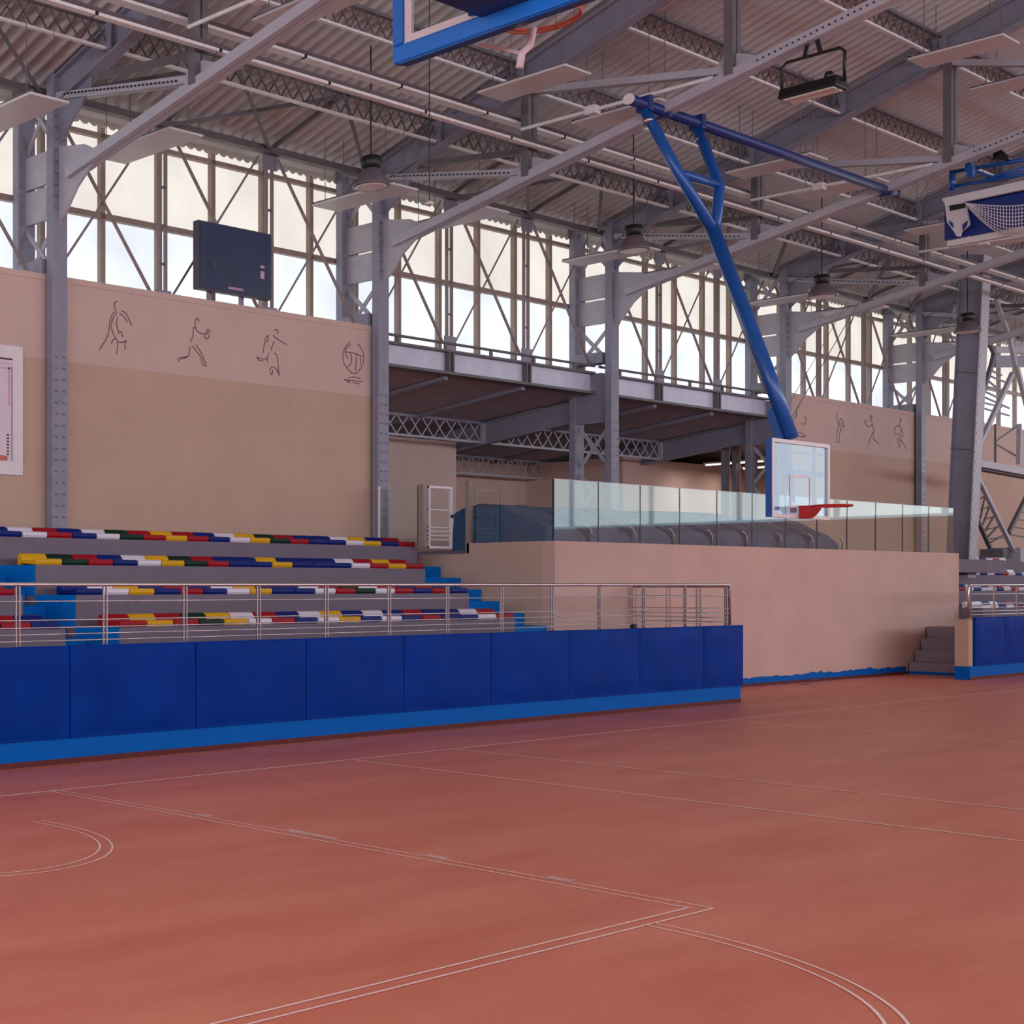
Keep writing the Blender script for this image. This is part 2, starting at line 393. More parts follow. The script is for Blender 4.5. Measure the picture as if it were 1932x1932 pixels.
drawing([[(1555, 430), (1550, 330), (1575, 302), (1600, 320), (1598, 350)], [(1520, 435), (1545, 432), (1590, 490), (1650, 520), (1710, 512)], [(1525, 440), (1515, 550), (1480, 635)],
         [(1710, 500), (1712, 465), (1740, 462), (1748, 495), (1725, 512), (1710, 500)], [(1680, 530), (1690, 580), (1720, 588), (1742, 560), (1738, 525)], [(1478, 700), (1465, 790), (1440, 835), (1320, 860), (1328, 915)],
         [(1440, 845), (1345, 875)], [(1510, 690), (1590, 790), (1640, 870), (1650, 935), (1680, 965), (1715, 968)], [(1565, 672), (1640, 800), (1700, 950)]], wall_l, *A, 'mural_drawing', 'line drawing of a running player with racket')
B = (460, 600, 7.43)
drawing([[(430, 178), (450, 160), (480, 178), (475, 225)], [(410, 240), (480, 300), (605, 372)], [(345, 235), (310, 280), (285, 390), (275, 485)], [(330, 250), (345, 300), (318, 345)], [(430, 325), (400, 390), (388, 455)],
         [(355, 490), (325, 565), (260, 575), (185, 545), (215, 590), (275, 602)], [(325, 565), (340, 630)], [(425, 490), (465, 520), (480, 640), (490, 740), (498, 808)],
         [(400, 800), (372, 760), (385, 695), (430, 692), (470, 740), (495, 800)], [(405, 720), (405, 770), (390, 800)]], wall_l, *B, 'mural_drawing', 'line drawing of a footballer kicking')
drawing([[(1490, 325), (1410, 440), (1390, 560), (1430, 680), (1550, 782), (1650, 690), (1685, 570), (1665, 460), (1600, 360)], [(1500, 365), (1430, 440), (1430, 510), (1470, 570)], [(1420, 472), (1560, 495), (1665, 545)],
         [(1495, 490), (1515, 560), (1500, 640), (1450, 690)], [(1585, 510), (1575, 640), (1565, 740)], [(1640, 550), (1640, 660)], [(1470, 840), (1550, 825), (1635, 848)], [(1410, 862), (1550, 880), (1668, 890)],
         [(1410, 862), (1485, 908), (1470, 880)], [(1530, 900), (1625, 925)]], wall_l, *B, 'mural_drawing', 'line drawing of a volleyball')
Cc = (1480, 740, 6.9)
drawing([[(190, 185), (150, 240), (170, 260), (95, 400)], [(160, 260), (150, 330)], [(270, 310), (280, 360), (265, 412), (215, 410)], [(225, 290), (240, 300)], [(165, 528), (225, 530), (280, 580), (190, 570)]], wall_r, *Cc, 'mural_drawing', 'line drawing partly behind the hoop mast', 0.015)
drawing([[(690, 245), (688, 360), (705, 430), (690, 520), (680, 640), (700, 650)], [(735, 340), (770, 400), (772, 460), (755, 430), (730, 400)], [(730, 340), (712, 410), (735, 470), (718, 560), (715, 640), (735, 660)], [(735, 490), (760, 505)]], wall_r, *Cc, 'mural_drawing', 'line drawing of a player reaching up', 0.015)
drawing([[(1120, 300), (1140, 320), (1128, 350), (1110, 330), (1120, 300)], [(1130, 350), (1150, 430), (1165, 500), (1130, 570), (1095, 690)], [(1145, 415), (1105, 452), (1065, 420), (1045, 380), (1062, 365), (1070, 400)], [(1160, 520), (1160, 600), (1225, 668)]], wall_r, *Cc, 'mural_drawing', 'line drawing of a player throwing', 0.015)
drawing([[(1515, 335), (1528, 355), (1510, 375), (1505, 340)], [(1505, 375), (1500, 430), (1525, 490), (1510, 540), (1475, 610), (1495, 715)], [(1495, 430), (1445, 460), (1435, 510), (1450, 548), (1495, 535)], [(1525, 500), (1550, 560), (1510, 600), (1595, 740)], [(1490, 610), (1510, 640), (1500, 715)]], wall_r, *Cc, 'mural_drawing', 'line drawing of a player carrying a ball', 0.015)

# ------------------------------------------------------------------ glazing above the wall
MX0, MP = 13.90, BAY / 6
YG = 16.95
for b, x0 in enumerate(BAYS + [FR[5]]):
    i0 = round((x0 + 0.44 - MX0) / MP)
    xs = [MX0 + MP * (i0 + k) for k in range(7)]
    zb = 6.2
    if not seen([(xs[0], YG, zb), (xs[-1], YG, 9.3)]): continue
    t = S(bx(xs[0], xs[-1], YG - .05, YG + .05, zb - .06, zb).build('window_%d' % (b + 1), M['frame']))
    for k in range(6):
        for z0, z1 in ((zb, 7.64), (7.68, 8.88), (8.94, 9.36)):
            if seen([(xs[k], YG, z0), (xs[k + 1], YG, z1)], 0):
                bx(xs[k] + .01, xs[k + 1] - .01, YG, YG + .02, z0, z1).build('pane', M['pane_cool' if z1 < 7.7 else 'pane'], t)
    for k in range(7 if b == 6 else 6): beam('mullion', 'box', (xs[k], YG - .03, zb), (xs[k], YG - .03, 9.36), .09, .12, M['frame'], t, (0, 1, 0))
    for z, h in ((7.66, .09), (8.91, .07)): beam('transom', 'box', (xs[0], YG - .04, z), (xs[-1], YG - .04, z), .10, h, M['frame'], t)
# wavy flashing and eave beam
m = MB(); n = 2400; vs = []
for i in range(n + 1):
    x = 4 + 50 * i / n; vs += [(x, YG - 0.1, 9.46), (x, YG - 0.1, 9.08 - 0.06 * abs(math.sin(math.pi * x / 0.19)) ** 0.7)]
m.add(vs, [(2 * i, 2 * i + 1, 2 * i + 3, 2 * i + 2) for i in range(n)])
S(m.build('trim_1', M['flash']))
S(bx(4, 54, 16.22, 16.34, 9.02, 9.13).build('trim_2', M['steel_d']))

# ------------------------------------------------------------------ columns
COLN = ['first', 'second', 'third', 'fourth', 'fifth', 'sixth']
for i, X in enumerate(FR[:5]):
    annex = i in (1, 2, 3)
    zb = 2.5
    t = thing('steel_column', f'{COLN[i]} riveted grey steel column from the left along the glazed wall', 'column', (X, 16.3, zb), 'riveted columns of the glazed wall')
    bx(X - .14, X + .14, 15.94, 16.08, zb, 9.25).build('front_flange', M['steel'], t, bevel=.008)
    bx(X - .16, X + .16, 16.70, 16.84, zb, 9.25).build('rear_flange', M['steel'], t, bevel=.008)
    for z0, z1 in ((7.74, 8.22), (7.22, 7.70)):
        bx(X - .03, X + .03, 16.06, 16.74, z0, z1).build('web_plate', M['steel_l'], t)
    sp = [(8.3, 9.15), (6.42, 7.15)] + ([(4.3, 5.15), (3.4, 4.2), (2.55, 3.3)] if annex else [])
    for z0, z1 in sp:
        beam('lacing_bar', 'box', (X, 16.06, z0), (X, 16.72, z1), .025, .07, M['steel_l'], t)
        beam('lacing_bar', 'box', (X + .02, 16.06, z1), (X + .02, 16.72, z0), .025, .07, M['steel_l'], t)
    if annex and i > 1: bx(X - .05, X + .05, 16.06, 16.72, 5.2, 6.2).build('web_plate', M['steel'], t)
    bx(X - .2, X + .12, 16.12, 16.68, 6.4, 6.62).build('bearing_block', M['steel'], t, bevel=.01)
    MB().prism([(15.95, 8.22), (15.95, 7.12), (15.78, 7.26), (15.55, 7.55), (15.15, 7.86), (15.15, 7.98), (15.4, 8.12)], 'x', X - .02, X + .02).build('knee_gusset', M['steel_l'], t)
    MB().prism([(16.0, 9.2), (16.0, 8.2), (15.9, 8.3), (15.3, 8.85), (15.2, 9.45)], 'x', X - .02, X + .02).build('top_gusset', M['steel'], t)
    m = MB()
    for k in range(40):
        z = 2.7 + k * 0.165
        if (z > 5.3 and z < 7.2) or z > 9.1: continue
        for dx in (-.07, .07): m.box(X + dx - .03, X + dx + .03, 15.934, 15.94, z, z + .022)
    o = m.build('rivet_mark', M['steel_d'] if i < 3 else M['white'], t); o['kind'] = 'stuff'

# wind bracing in front of the glazing
for b, x0 in enumerate(BAYS):
    if b == 0: xs = [x0 + BAY * 2 / 3, x0 + BAY]
    elif b == 5: xs = [x0, x0 + BAY / 3, x0 + BAY * 2 / 3]
    else: xs = [x0 + BAY * k / 3 for k in range(4)]
    Y = 16.36; zb = 6.28; zt = 9.0
    t = thing('wind_bracing', f'crossed steel wind bracing in the {NUM[b]} window bay from the left', 'bracing', (xs[0], Y, zb), 'wind bracing across the windows')
    for k in range(len(xs) - 1):
        beam('diagonal', 'L', (xs[k] + .2, Y, zt), (xs[k + 1] - .2, Y, zb + .1), .035, .04, M['brace'], t)
        beam('diagonal', 'L', (xs[k] + .2, Y + .05, zb + .1), (xs[k + 1] - .2, Y + .05, zt), .035, .04, M['brace'], t)
    for k, x in enumerate(xs):
        if abs((x - x0) % BAY) < .1 or abs((x - x0) - BAY) < .1: continue
        for dx in (-.07, .07): beam('post', 'box', (x + dx, Y, zb), (x + dx, Y, zt), .04, .05, M['brace'], t, (0, 1, 0))
        bx(x - .17, x + .17, Y - .03, Y - .01, zt - .22, zt + .1).build('gusset_plate', M['steel'], t)
        bx(x - .17, x + .17, Y - .03, Y - .01, zb - .03, zb + .22).build('gusset_plate', M['steel'], t)
        for z in (6.9, 7.5, 8.1): bx(x - .05, x + .05, Y - .02, Y + .02, z, z + .03).build('batten', M['steel_d'], t)

# ------------------------------------------------------------------ roof trusses
POSTS = [13.2, 10.1, 7.0]
for i, X in enumerate(FR):
    t = thing('roof_truss', f'grey steel roof truss rising from the {COLN[i]} column from the left', 'roof truss', (X, 16, 7.6), 'roof trusses')
    ye = 3.0
    zr = lambda Y: zroof(Y) - 0.06
    # rafter: web and flanges following the roof slope
    for nm, h0, h1, wd in (('rafter_web', .5, .04, .03), ('rafter_flange', .04, 0, .22), ('rafter_flange', .53, .49, .22)):
        MB().prism([(16.1, zr(16.1) - h0 * (1 if nm == 'rafter_flange' and h0 < .1 else .8)), (ye, zr(ye) - h0), (ye, zr(ye) - h1), (16.1, zr(16.1) - h1 * (1 if h1 < .1 else .8))], 'x', X - wd / 2, X + wd / 2).build(nm, M['steel'], t)
    for dx in (-.06, .06): beam('lower_chord', 'L', (X + dx, 15.7, zchord(15.7)), (X + dx, ye, zchord(ye)), .1, .14, M['steel_l'], t)
    for Y in POSTS:
        for dx in (-.07, .07): beam('post', 'L', (X + dx, Y, zchord(Y)), (X + dx, Y, zr(Y) - .5), .10, .12, M['steel_d'], t, (0, 1, 0))
        MB().prism([(Y + .45, zchord(Y + .45) + .04), (Y - .45, zchord(Y - .45) + .04), (Y - .1, zchord(Y) + .3), (Y + .12, zchord(Y) + .3)], 'x', X - .012, X + .012).build('gusset_plate', M['steel_l'], t)
    for ya, yb in ((16.0, 13.2), (13.2, 10.1), (10.1, 7.0)):
        for dx in (-.05, .05): beam('diagonal', 'L', (X + dx, ya, zr(ya) - .48 if ya < 15 else 8.95), (X + dx, yb, zchord(yb) + .08), .07, .10, M['steel_l'], t)
    if i < 4:
        m = MB()
        for (ya, za_), (yb, zb_) in (((15.7, 8.9), (13.4, 8.42)), ((9.7, zchord(9.7)), (3.6, zchord(3.6)))):
            nn = int(abs(ya - yb) / .075)
            for k in range(nn):
                y = ya + (yb - ya) * k / nn; z = za_ + (zb_ - za_) * k / nn; m.box(X - .125, X - .10, y, y + .02, z - .01, z + .01)
        m.build('rivet_mark', M['black'], t)['kind'] = 'stuff'
    beam('upper_strut', 'L', (X + .02, 15.1, 9.0), (X + .02, 13.3, 8.75), .08, .09, M['steel_d'], t)

# lattice purlins, one per line and bay
PY = [14.8, 13.3, 11.75, 10.2, 8.65, 7.1, 5.55, 4.0]
for j, Y in enumerate(PY):
    zt, zb = zroof(Y) - .06, zroof(Y) - .42
    for b, x0 in enumerate(BAYS):
        x1 = x0 + BAY
        if not seen([(x0, Y, zb), (x1, Y, zt)], 0): continue
        t = thing('lattice_purlin', f'lattice purlin in the {NUM[j]} line up from the eave, {NUM[b]} bay from the left', 'purlin', (x0, Y, zb), 'lattice purlins under the roof sheets')
        a, e = x0 + .08, x1 - .08
        beam('top_chord', 'L', (a, Y, zt), (e, Y, zt), .07, .05, M['steel_d'], t)
        beam('bottom_chord', 'L', (a, Y, zb), (e, Y, zb), .055, .035, M['tray'], t)
        n = 26; st = (e - a) / n
        if b <= 3:
            for k in range(n):
                xa, xb = a + st * k, a + st * (k + 1)
                if not seen([(xa, Y, zb), (xb, Y, zt)], 0): continue
                beam('lacing_bar', 'box', (xa, Y + .012, zb), (xb, Y + .012, zt), .012, .024, M['lace'], t)
                beam('lacing_bar', 'box', (xa, Y - .012, zt), (xb, Y - .012, zb), .012, .024, M['lace'], t)
        else:
            m = MB()
            for k in range(n):
                xa, xb = a + st * k, a + st * (k + 1)
                for p, q, dy in (((xa, zb), (xb, zt), .012), ((xa, zt), (xb, zb), -.012)):
                    m.prism([(p[0] - .013, p[1]), (p[0] + .013, p[1]), (q[0] + .013, q[1]), (q[0] - .013, q[1])], 'y', Y + dy - .006, Y + dy + .006)
            m.build('lacing', M['steel_d'], t)['kind'] = 'stuff'
        bx(x1 - .16, x1 - .13, Y - .1, Y + .1, zb - .02, zt).build('end_cleat', M['steel'], t)
# roof braces between the eave and the first purlin
for b, x0 in enumerate(BAYS):
    Y1, z1 = 14.8, zroof(14.8) - .1
    t = thing('roof_brace', f'crossed roof braces between eave and purlin in the {NUM[b]} bay from the left', 'brace', (x0 + BAY / 3, 16.3, 9.0), 'roof braces along the eave')
    a, c = x0 + BAY / 3, x0 + BAY * 2 / 3
    for p, q in (((a, 16.3, 9.05), (c, Y1, z1)), ((c, 16.3, 9.05), (a, Y1, z1)), ((x0 + BAY, 16.3, 9.05), (c, Y1, z1)), ((x0, 16.3, 9.05), (a, Y1, z1))):
        beam('strut', 'L', p, q, .06, .06, M['steel_d'], t)
    for x in (a, c): beam('strut', 'box', (x, 16.3, zroof(16.3) - .06), (x, Y1, z1 + .05), .05, .06, M['steel_d'], t)

# cable trays under the roof, and white conduits across the trusses
for Y, z, nm, tw in ((12.98, 8.72, 'lower', .09), (13.42, 9.21, 'upper', .15)):
    t = thing('cable_tray', f'long white cable tray under the roof, the {nm} of the two', 'cable tray', (13, Y, z), 'cable trays')
    for k in range(22):
        x = 5.2 + 2.1 * k
        if seen([(x, Y, z), (x + 2.1, Y, z)], 10): beam('tray_length', 'U', (x + .03, Y, z), (x + 2.07, Y, z), tw, .04, M['tray'], t)
    beam('side_rail', 'box', (4.5, Y, z + .05), (51, Y, z + .05), tw, .05, M['lace'], t)
for i, X in enumerate(FR[:5]):
    t = thing('conduit', f'thin white conduit crossing beneath the roof beside the {COLN[i]} truss', 'conduit', (X - .1, 13.2, 9.04), 'white conduits')
    beam('pipe', 'tube', (X - .12, 13.25, 9.06), (X - .12, 10.3, 9.02), .06, .06, M['tray'], t)
    bx(X - .2, X - .04, 12.0, 12.16, 8.98, 9.1).build('junction_box', M['white'], t)

# flat white panels hung under the roof
for Yl, L, z, rn, row in ((16.0, 1.6, 8.2, 'row by the windows', 0), (12.9, 1.4, 9.2, 'middle row', 1), (10.05, 1.3, 10.35, 'upper row', 2)):
    k = 0
    for X in [v for F in [6.16] + FR for v in (F - 1.8, F + .67)]:
        P = [(X, Yl, z), (X + .66, Yl, z), (X, Yl - L, z), (X + .66, Yl - L, z)]
        if not seen(P, 0): continue
        k += 1
        t = thing('ceiling_panel', f'flat white panel hung under the roof, {NUM[k - 1]} from the left in the {rn}', 'panel', (X + .33, Yl - L / 2, z), 'flat white hanging panels')
        bx(X, X + .66, Yl - L, Yl, z, z + .035).build('board', M['panel'], t, bevel=.006)
        bx(X + .02, X + .64, Yl - .04, Yl - .0, z + .035, z + .06).build('edge_rail', M['steel_d'], t)
        bx(X + .02, X + .06, Yl - L, Yl, z + .035, z + .06).build('edge_rail', M['steel_d'], t)
        for dx, dy in ((.1, .2), (.56, .2), (.1, L - .2), (.56, L - .2)):
            beam('hanger', 'tube', (X + dx, Yl - dy, z + .03), (X + dx, Yl - dy, zroof(Yl - dy)), .012, .012, M['steel_d'], t)

# high-bay lamps on long cables
for k, X in enumerate((17.8, 25.06, 32.25, 39.6)):
    Y, z = 13.9, 7.86
    t = thing('pendant_lamp', f'grey dome pendant lamp on a cable, {NUM[k]} from the left', 'lamp', (X, Y, z), 'dome pendant lamps')
    sh = MB().lathe([(.27, 0), (.27, .03), (.24, .1), (.17, .2), (.12, .26), (.10, .28)], (X, Y, z)).build('shade', M['dome'], t, smooth=True)
    MB().lathe([(.10, .26), (.145, .28), (.155, .40), (.13, .45), (.05, .46)], (X, Y, z)).build('ballast_cap', M['black'], t, smooth=True)
    MB().lathe([(.20, -.012), (.24, .004)], (X, Y, z)).build('lens', M['lamp'], sh)
    beam('cable', 'tube', (X, Y, z + .42), (X, Y, zroof(Y)), .022, .022, M['black'], t)
t = thing('hanging_cable', 'thin black cable hanging from the roof just right of the first dome lamp', 'cable', (16.72, 12.1, 7.05))
MB().tube([(16.72, 12.1, 7.08), (16.72, 12.1, 10.6)], .006).build('wire', M['black'], t)
MB().lathe([(.07, 0), (.06, .02), (.02, .05)], (16.72, 12.1, 7.04), 14).build('end_cap', M['white'], t, smooth=True)

# black floodlights clamped under the trusses
def flood(X, Y, z, lab):
    t = thing('floodlight', lab, 'floodlight', (X, Y, z), 'black floodlights')
    hs = MB().prism([(X - .14, z + .10), (X + .14, z + .10), (X + .2, z - .05), (X - .2, z - .05)], 'y', Y - .36, Y + .36).build('housing', M['black'], t, bevel=.02)
    for dx in (-.08, .08): bx(X + dx - .055, X + dx + .055, Y - .31, Y + .31, z - .065, z - .052).build('tube_lens', M['lamp'], hs)
    MB().tube([(X, Y - .39, z + .02), (X, Y - .39, z + .42), (X, Y - .33, z + .48), (X, Y + .33, z + .48), (X, Y + .39, z + .42), (X, Y + .39, z + .02)], .022).build('yoke', M['black'], t, smooth=True)
    for s in (-1, 1): beam('clamp_arm', 'box', (X, Y + s * .1, z + .48), (X, Y + s * .03, zchord(Y) + .06), .03, .05, M['black'], t)
    MB().lathe([(.05, 0), (.06, .05), (.04, .1)], (X, Y - .2, z + .1), 10).build('gland', M['black'], hs)
flood(20.76, 9.06, 8.50, 'black floodlight with yoke clamped under the second truss')

# ------------------------------------------------------------------ annex behind the open bays
GX0, GX1 = 20.9, 35.3
for b, (a, e) in enumerate(((20.9, 27.95), (28.17, 35.25))):
    Y = 16.42
    t = thing('plate_girder', f'pale steel plate girder over the open annex, {("nearer the grey wall", "beside the hoop mast")[b]}', 'girder', (a, Y, 5.8), 'plate girders over the annex')
    bx(a, e, Y - .015, Y + .015, 5.84, 6.2).build('web', M['girder'], t)
    bx(a, e, Y - .13, Y + .13, 6.2, 6.24).build('top_flange', M['steel_d'], t)
    bx(a, e, Y - .13, Y + .13, 5.79, 5.84).build('bottom_flange', M['steel_d'], t)
    for k in (1, 2):
        x = (a + e) / 2 + (k - 1.5) * 2.45
        for dx in (-.06, .06): bx(x + dx - .02, x + dx + .02, Y - .12, Y - .015, 5.84, 6.2).build('stiffener', M['steel_d'], t)
    beam('sill_rail', 'tube', (a, Y - .1, 6.36), (e, Y - .1, 6.36), .05, .05, M['steel_d'], t)
    for k in range(5): bx(a + .7 + k * 1.4, a + .76 + k * 1.4, Y - .12, Y - .08, 6.24, 6.34).build('rail_foot', M['steel_d'], t)
zan = lambda Y: 5.80 - 0.13 * (Y - 16.5)
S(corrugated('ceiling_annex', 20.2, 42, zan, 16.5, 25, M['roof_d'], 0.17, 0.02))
for j, Y in enumerate((18.9, 21.6)):
    for b, (a, e) in enumerate(((20.9, 27.9), (28.2, 35.2))):
        zt, zb = zan(Y) - .05, zan(Y) - .47
        t = thing('annex_lattice_girder', f'white lattice girder inside the dark annex, {("front", "rear")[j]} line, {("nearer", "farther")[b]} bay', 'girder', (a, Y, zb), 'annex lattice girders')
        beam('top_chord', 'L', (a, Y, zt), (e, Y, zt), .06, .05, M['steel'], t)
        beam('bottom_chord', 'L', (a, Y, zb), (e, Y, zb), .06, .05, M['steel_l'], t)
        n = 17; st = (e - a) / n
        for k in range(n):
            xa, xb = a + st * k, a + st * (k + 1)
            beam('lacing_bar', 'box', (xa, Y + .012, zb), (xb, Y + .012, zt), .012, .03, M['steel_l'], t)
            beam('lacing_bar', 'box', (xa, Y - .012, zt), (xb, Y - .012, zb), .012, .03, M['steel_l'], t)
for i, X in enumerate((28.06, 35.36)):
    t = thing('annex_rafter', f'grey annex rafter running back from the {COLN[i + 2]} column', 'rafter', (X, 16.8, 5), 'annex rafters')
    MB().prism([(16.85, zan(16.85) - .05), (24.5, zan(24.5) - .05), (24.5, zan(24.5) - .5), (16.85, zan(16.85) - .5)], 'x', X - .02, X + .02).build('web', M['steel'], t)
    for h in (.05, .5): beam('flange', 'box', (X, 17.5, zan(17.5) - h), (X, 24.5, zan(24.5) - h), .18, .03, M['steel'], t)
    for Y in (18.9, 21.6): bx(X - .1, X + .1, Y - .04, Y + .04, zan(Y) - .5, zan(Y) - .05).build('stiffener', M['steel_l'], t)
for b, xx in enumerate(((23.3, 25.75), (30.6, 33.0))):
    for k, x in enumerate(xx):
        props(beam('annex_purlin', 'box', (x, 16.5, zan(16.5) - .04), (x, 24.5, zan(24.5) - .04), .12, .08, M['steel'], None), f'slim grey beam under the annex roof, {NUM[b * 2 + k]} from the left', 'beam', 'slim annex roof beams')
S(bx(18.0, 27.9, 19.5, 19.66, 2.4, 5.07).build('wall_annex_front', M['band']))
S(bx(26, 34.5, 22.0, 22.16, 2.4, 5.2).build('wall_annex_back', M['mezz']))
S(bx(34.5, 34.66, 19.4, 22.1, 2.4, 5.07).build('wall_annex_return', M['mezz']))
S(bx(34.66, 41.0, 19.4, 19.56, 2.4, 5.07).build('wall_annex_side', M['mezz']))
S(bx(18, 42, 24.6, 24.8, 2.4, 6).build('wall_annex_end', M['mezz']))
S(bx(41.0, 41.2, 16.3, 24.8, 2.4, 6).build('wall_annex_gable', M['wall']))
for k, (a_, b_) in enumerate((((1285, 868), (1312, 861)), ((1328, 855), (1346, 850)))):
    p, q = gY(*a_, 19.2), gY(*b_, 19.2); X_ = 37.0 + k * 1.9
    t = thing('tube_light', f'lit fluorescent tube under the annex roof, {("first", "second")[k]} from the left', 'lamp', (X_, 18.0, 4.95), 'annex tube lights')
    bx(X_ - .03, X_ + .03, 17.2, 18.7, 4.96, 5.0).build('fitting', M['white'], t)
    MB().tube([(X_, 17.25, 4.94), (X_, 18.65, 4.94)], .02, 8).build('tube', M['tube'], t)
    l_ = area('tube_glow', (X_, 18.0, 4.9), (0, 0, 0), .1, 1.4, 22, (1, .94, .9)); l_.data.spread = math.pi
for k, px in enumerate((1368, 1388)):
    p = gY(px, 1000, 17.6)
    t = thing('annex_post', f'slim grey post with a white edge in the annex, {("first", "second")[k]} beside the hoop mast', 'post', (p.x, 17.6, 2.5), 'slim annex posts')
    bx(p.x - .09, p.x + .09, 17.55, 17.65, 2.5, 5.55).build('shaft', M['steel'], t)
    bx(p.x + .09, p.x + .115, 17.54, 17.66, 2.5, 5.55).build('edge_strip', M['white'], t)

# ------------------------------------------------------------------ raised terrace with glass balustrade
MZ = 2.62
mw = S(bx(21.8, 37.7, 13.4, 13.62, 0, MZ).build('wall_terrace', M['mezz']))
S(bx(21.8, 22.0, 13.62, 15.03, 0, MZ).build('wall_terrace_side', M['wall']))
S(bx(21.8, 22.0, 15.03, 16.0, 0, 2.44).build('wall_terrace_step', M['wall']))
S(bx(21.99, 41, 13.62, 24.6, 2.2, 2.5).build('floor_terrace', M['tier']))
S(bx(20.9, 21.99, 16.0, 24.6, 2.2, 2.44).build('floor_terrace_landing', M['tier']))
# ragged blue paint edge at the foot of the terrace wall
m = MB(); n = 80; vs = []
for i in range(n + 1):
    x = 24.5 + (34.95 - 24.5) * i / n
    h = .15 + .012 * math.sin(x * 3.1) + .045 * random.random() ** 2
    vs += [(x, 13.395, .05), (x, 13.395, h)]
m.add(vs, [(2 * i, 2 * i + 1, 2 * i + 3, 2 * i + 2) for i in range(n)])
m.build('paint_edge', M['blue'], mw)
bx(22, 35, 13.37, 13.4, 0, .05).build('baseboard', M['redbase'], mw)
# glass panels
def glass_panel(name, a, e, fixed, axis, z0, z1, lab, group='glass balustrade panels'):
    A_ = (a, e, fixed - .008, fixed + .008) if axis == 'x' else (fixed - .008, fixed + .008, a, e)
    t = thing(name, lab, 'glass panel', ((A_[0] + A_[1]) / 2, (A_[2] + A_[3]) / 2, z0), group)
    bx(*A_, z0, z1).build('pane', M['glass'], t)
    if axis == 'x':
        bx(a - .012, a + .004, fixed - .012, fixed + .012, z0, z1).build('edge_joint', M['joint'], t)
        bx(a, e, fixed - .01, fixed + .01, z1, z1 + .008).build('top_edge', M['white'], t)
    else:
        bx(fixed - .012, fixed + .012, a - .012, a + .004, z0, z1).build('edge_joint', M['joint'], t)
    return t
NP = 12; wp = (37.55 - 21.85) / NP
for k in range(NP):
    glass_panel('glass_balustrade', 21.85 + wp * k + .008, 21.85 + wp * (k + 1) - .008, 13.46, 'x', MZ, 3.63, f'clear glass balustrade panel on the terrace wall, {NUM[k]} from its corner')
glass_panel('glass_balustrade', 13.47, 14.98, 21.85, 'y', MZ, 3.63, 'clear glass balustrade panel on the side of the terrace wall')
t = thing('balustrade_post', 'brown steel post ending the side glass balustrade', 'post', (21.85, 15.03, 2.44))
bx(21.80, 21.90, 14.98, 15.06, 2.44, 3.68).build('shaft', M['frame'], t, bevel=.005)
bx(21.79, 21.91, 14.97, 15.07, 3.68, 3.69).build('post_cap', M['frame'], t)
t = glass_panel('glass_balustrade', 15.22, 15.9, 20.72, 'y', 2.56, 3.58, 'clear glass screen beside the second column above the top seats', 'glass balustrade panels')
bx(20.585, 20.615, 15.90, 15.93, 2.56, 3.60).build('edge_post', M['white'], t)
t = thing('gate', 'small open metal gate with white frame above the top seats', 'gate', (20.75, 15.14, 2.5))
bx(20.70, 20.80, 15.10, 15.20, 2.55, 3.60).build('gate_post', M['frame'], t)
ga, ge, gz0, gz1 = 20.86, 21.50, 2.52, 3.58
for a, e in ((ga, ga + .04), (ge - .04, ge)): bx(a, e, 15.10, 15.14, gz0, gz1).build('stile', M['white'], t)
for z, h in ((gz0, .04), (gz1 - .04, .04), (2.66, .018), (2.73, .018), (2.80, .018), (2.87, .018), (3.17, .018)): bx(ga, ge, 15.105, 15.135, z, z + h).build('bar', M['white'], t)
bx(ge - .05, ge + .02, 15.08, 15.1, 3.05, 3.1).build('latch', M['black'], t)
# covered machines standing behind the glass
for k in range(8):
    a = 22.12 + k * 1.33; e = a + 1.22 + .06 * random.random(); hh = random.uniform(-.03, .03)
    prof = [(13.78, 2.5), (13.74, 2.92 + hh), (13.86, 2.97 + hh), (14.35, 3.22 + hh), (14.6, 3.30 + hh), (15.25, 3.34 + hh), (15.5, 3.25 + hh), (15.56, 2.5)]
    m = MB(); nx = 10
    for i in range(nx + 1):
        f = i / nx; x = a + (e - a) * f; sag = .06 * math.sin(math.pi * f) - .16 * max(0, 2 * f - 1) ** 3
        for y, z in prof: m.v.append((x + .03 * math.sin(y * 9 + k), y + .02 * math.sin(9 * f + y * 5 + k), z + ((sag - .05 + .02 * math.sin(f * 13 + y * 6 + k)) if z > 2.6 else 0)))
    q = len(prof)
    for i in range(nx): m.f += [(i * q + j, i * q + j + 1, (i + 1) * q + j + 1, (i + 1) * q + j) for j in range(q - 1)]
    m.f += [tuple(range(q)), tuple(nx * q + j for j in reversed(range(q)))]
    t = thing('covered_machine', f'machine under a dark draped cover behind the terrace glass, {NUM[k]} from the gate', 'covered machine', ((a + e) / 2, 14.6, 2.5), 'covered machines behind the glass')
    m.build('cover', M['tarp'], t)
    MB().tube([(e + .03, 13.72, 2.51), (e + .03, 13.70, 2.8), (e - .02, 13.72, 2.9), (e - .1, 13.73, 2.93)], .014, 6).build('chrome_leg', M['chrome'], t, smooth=True)

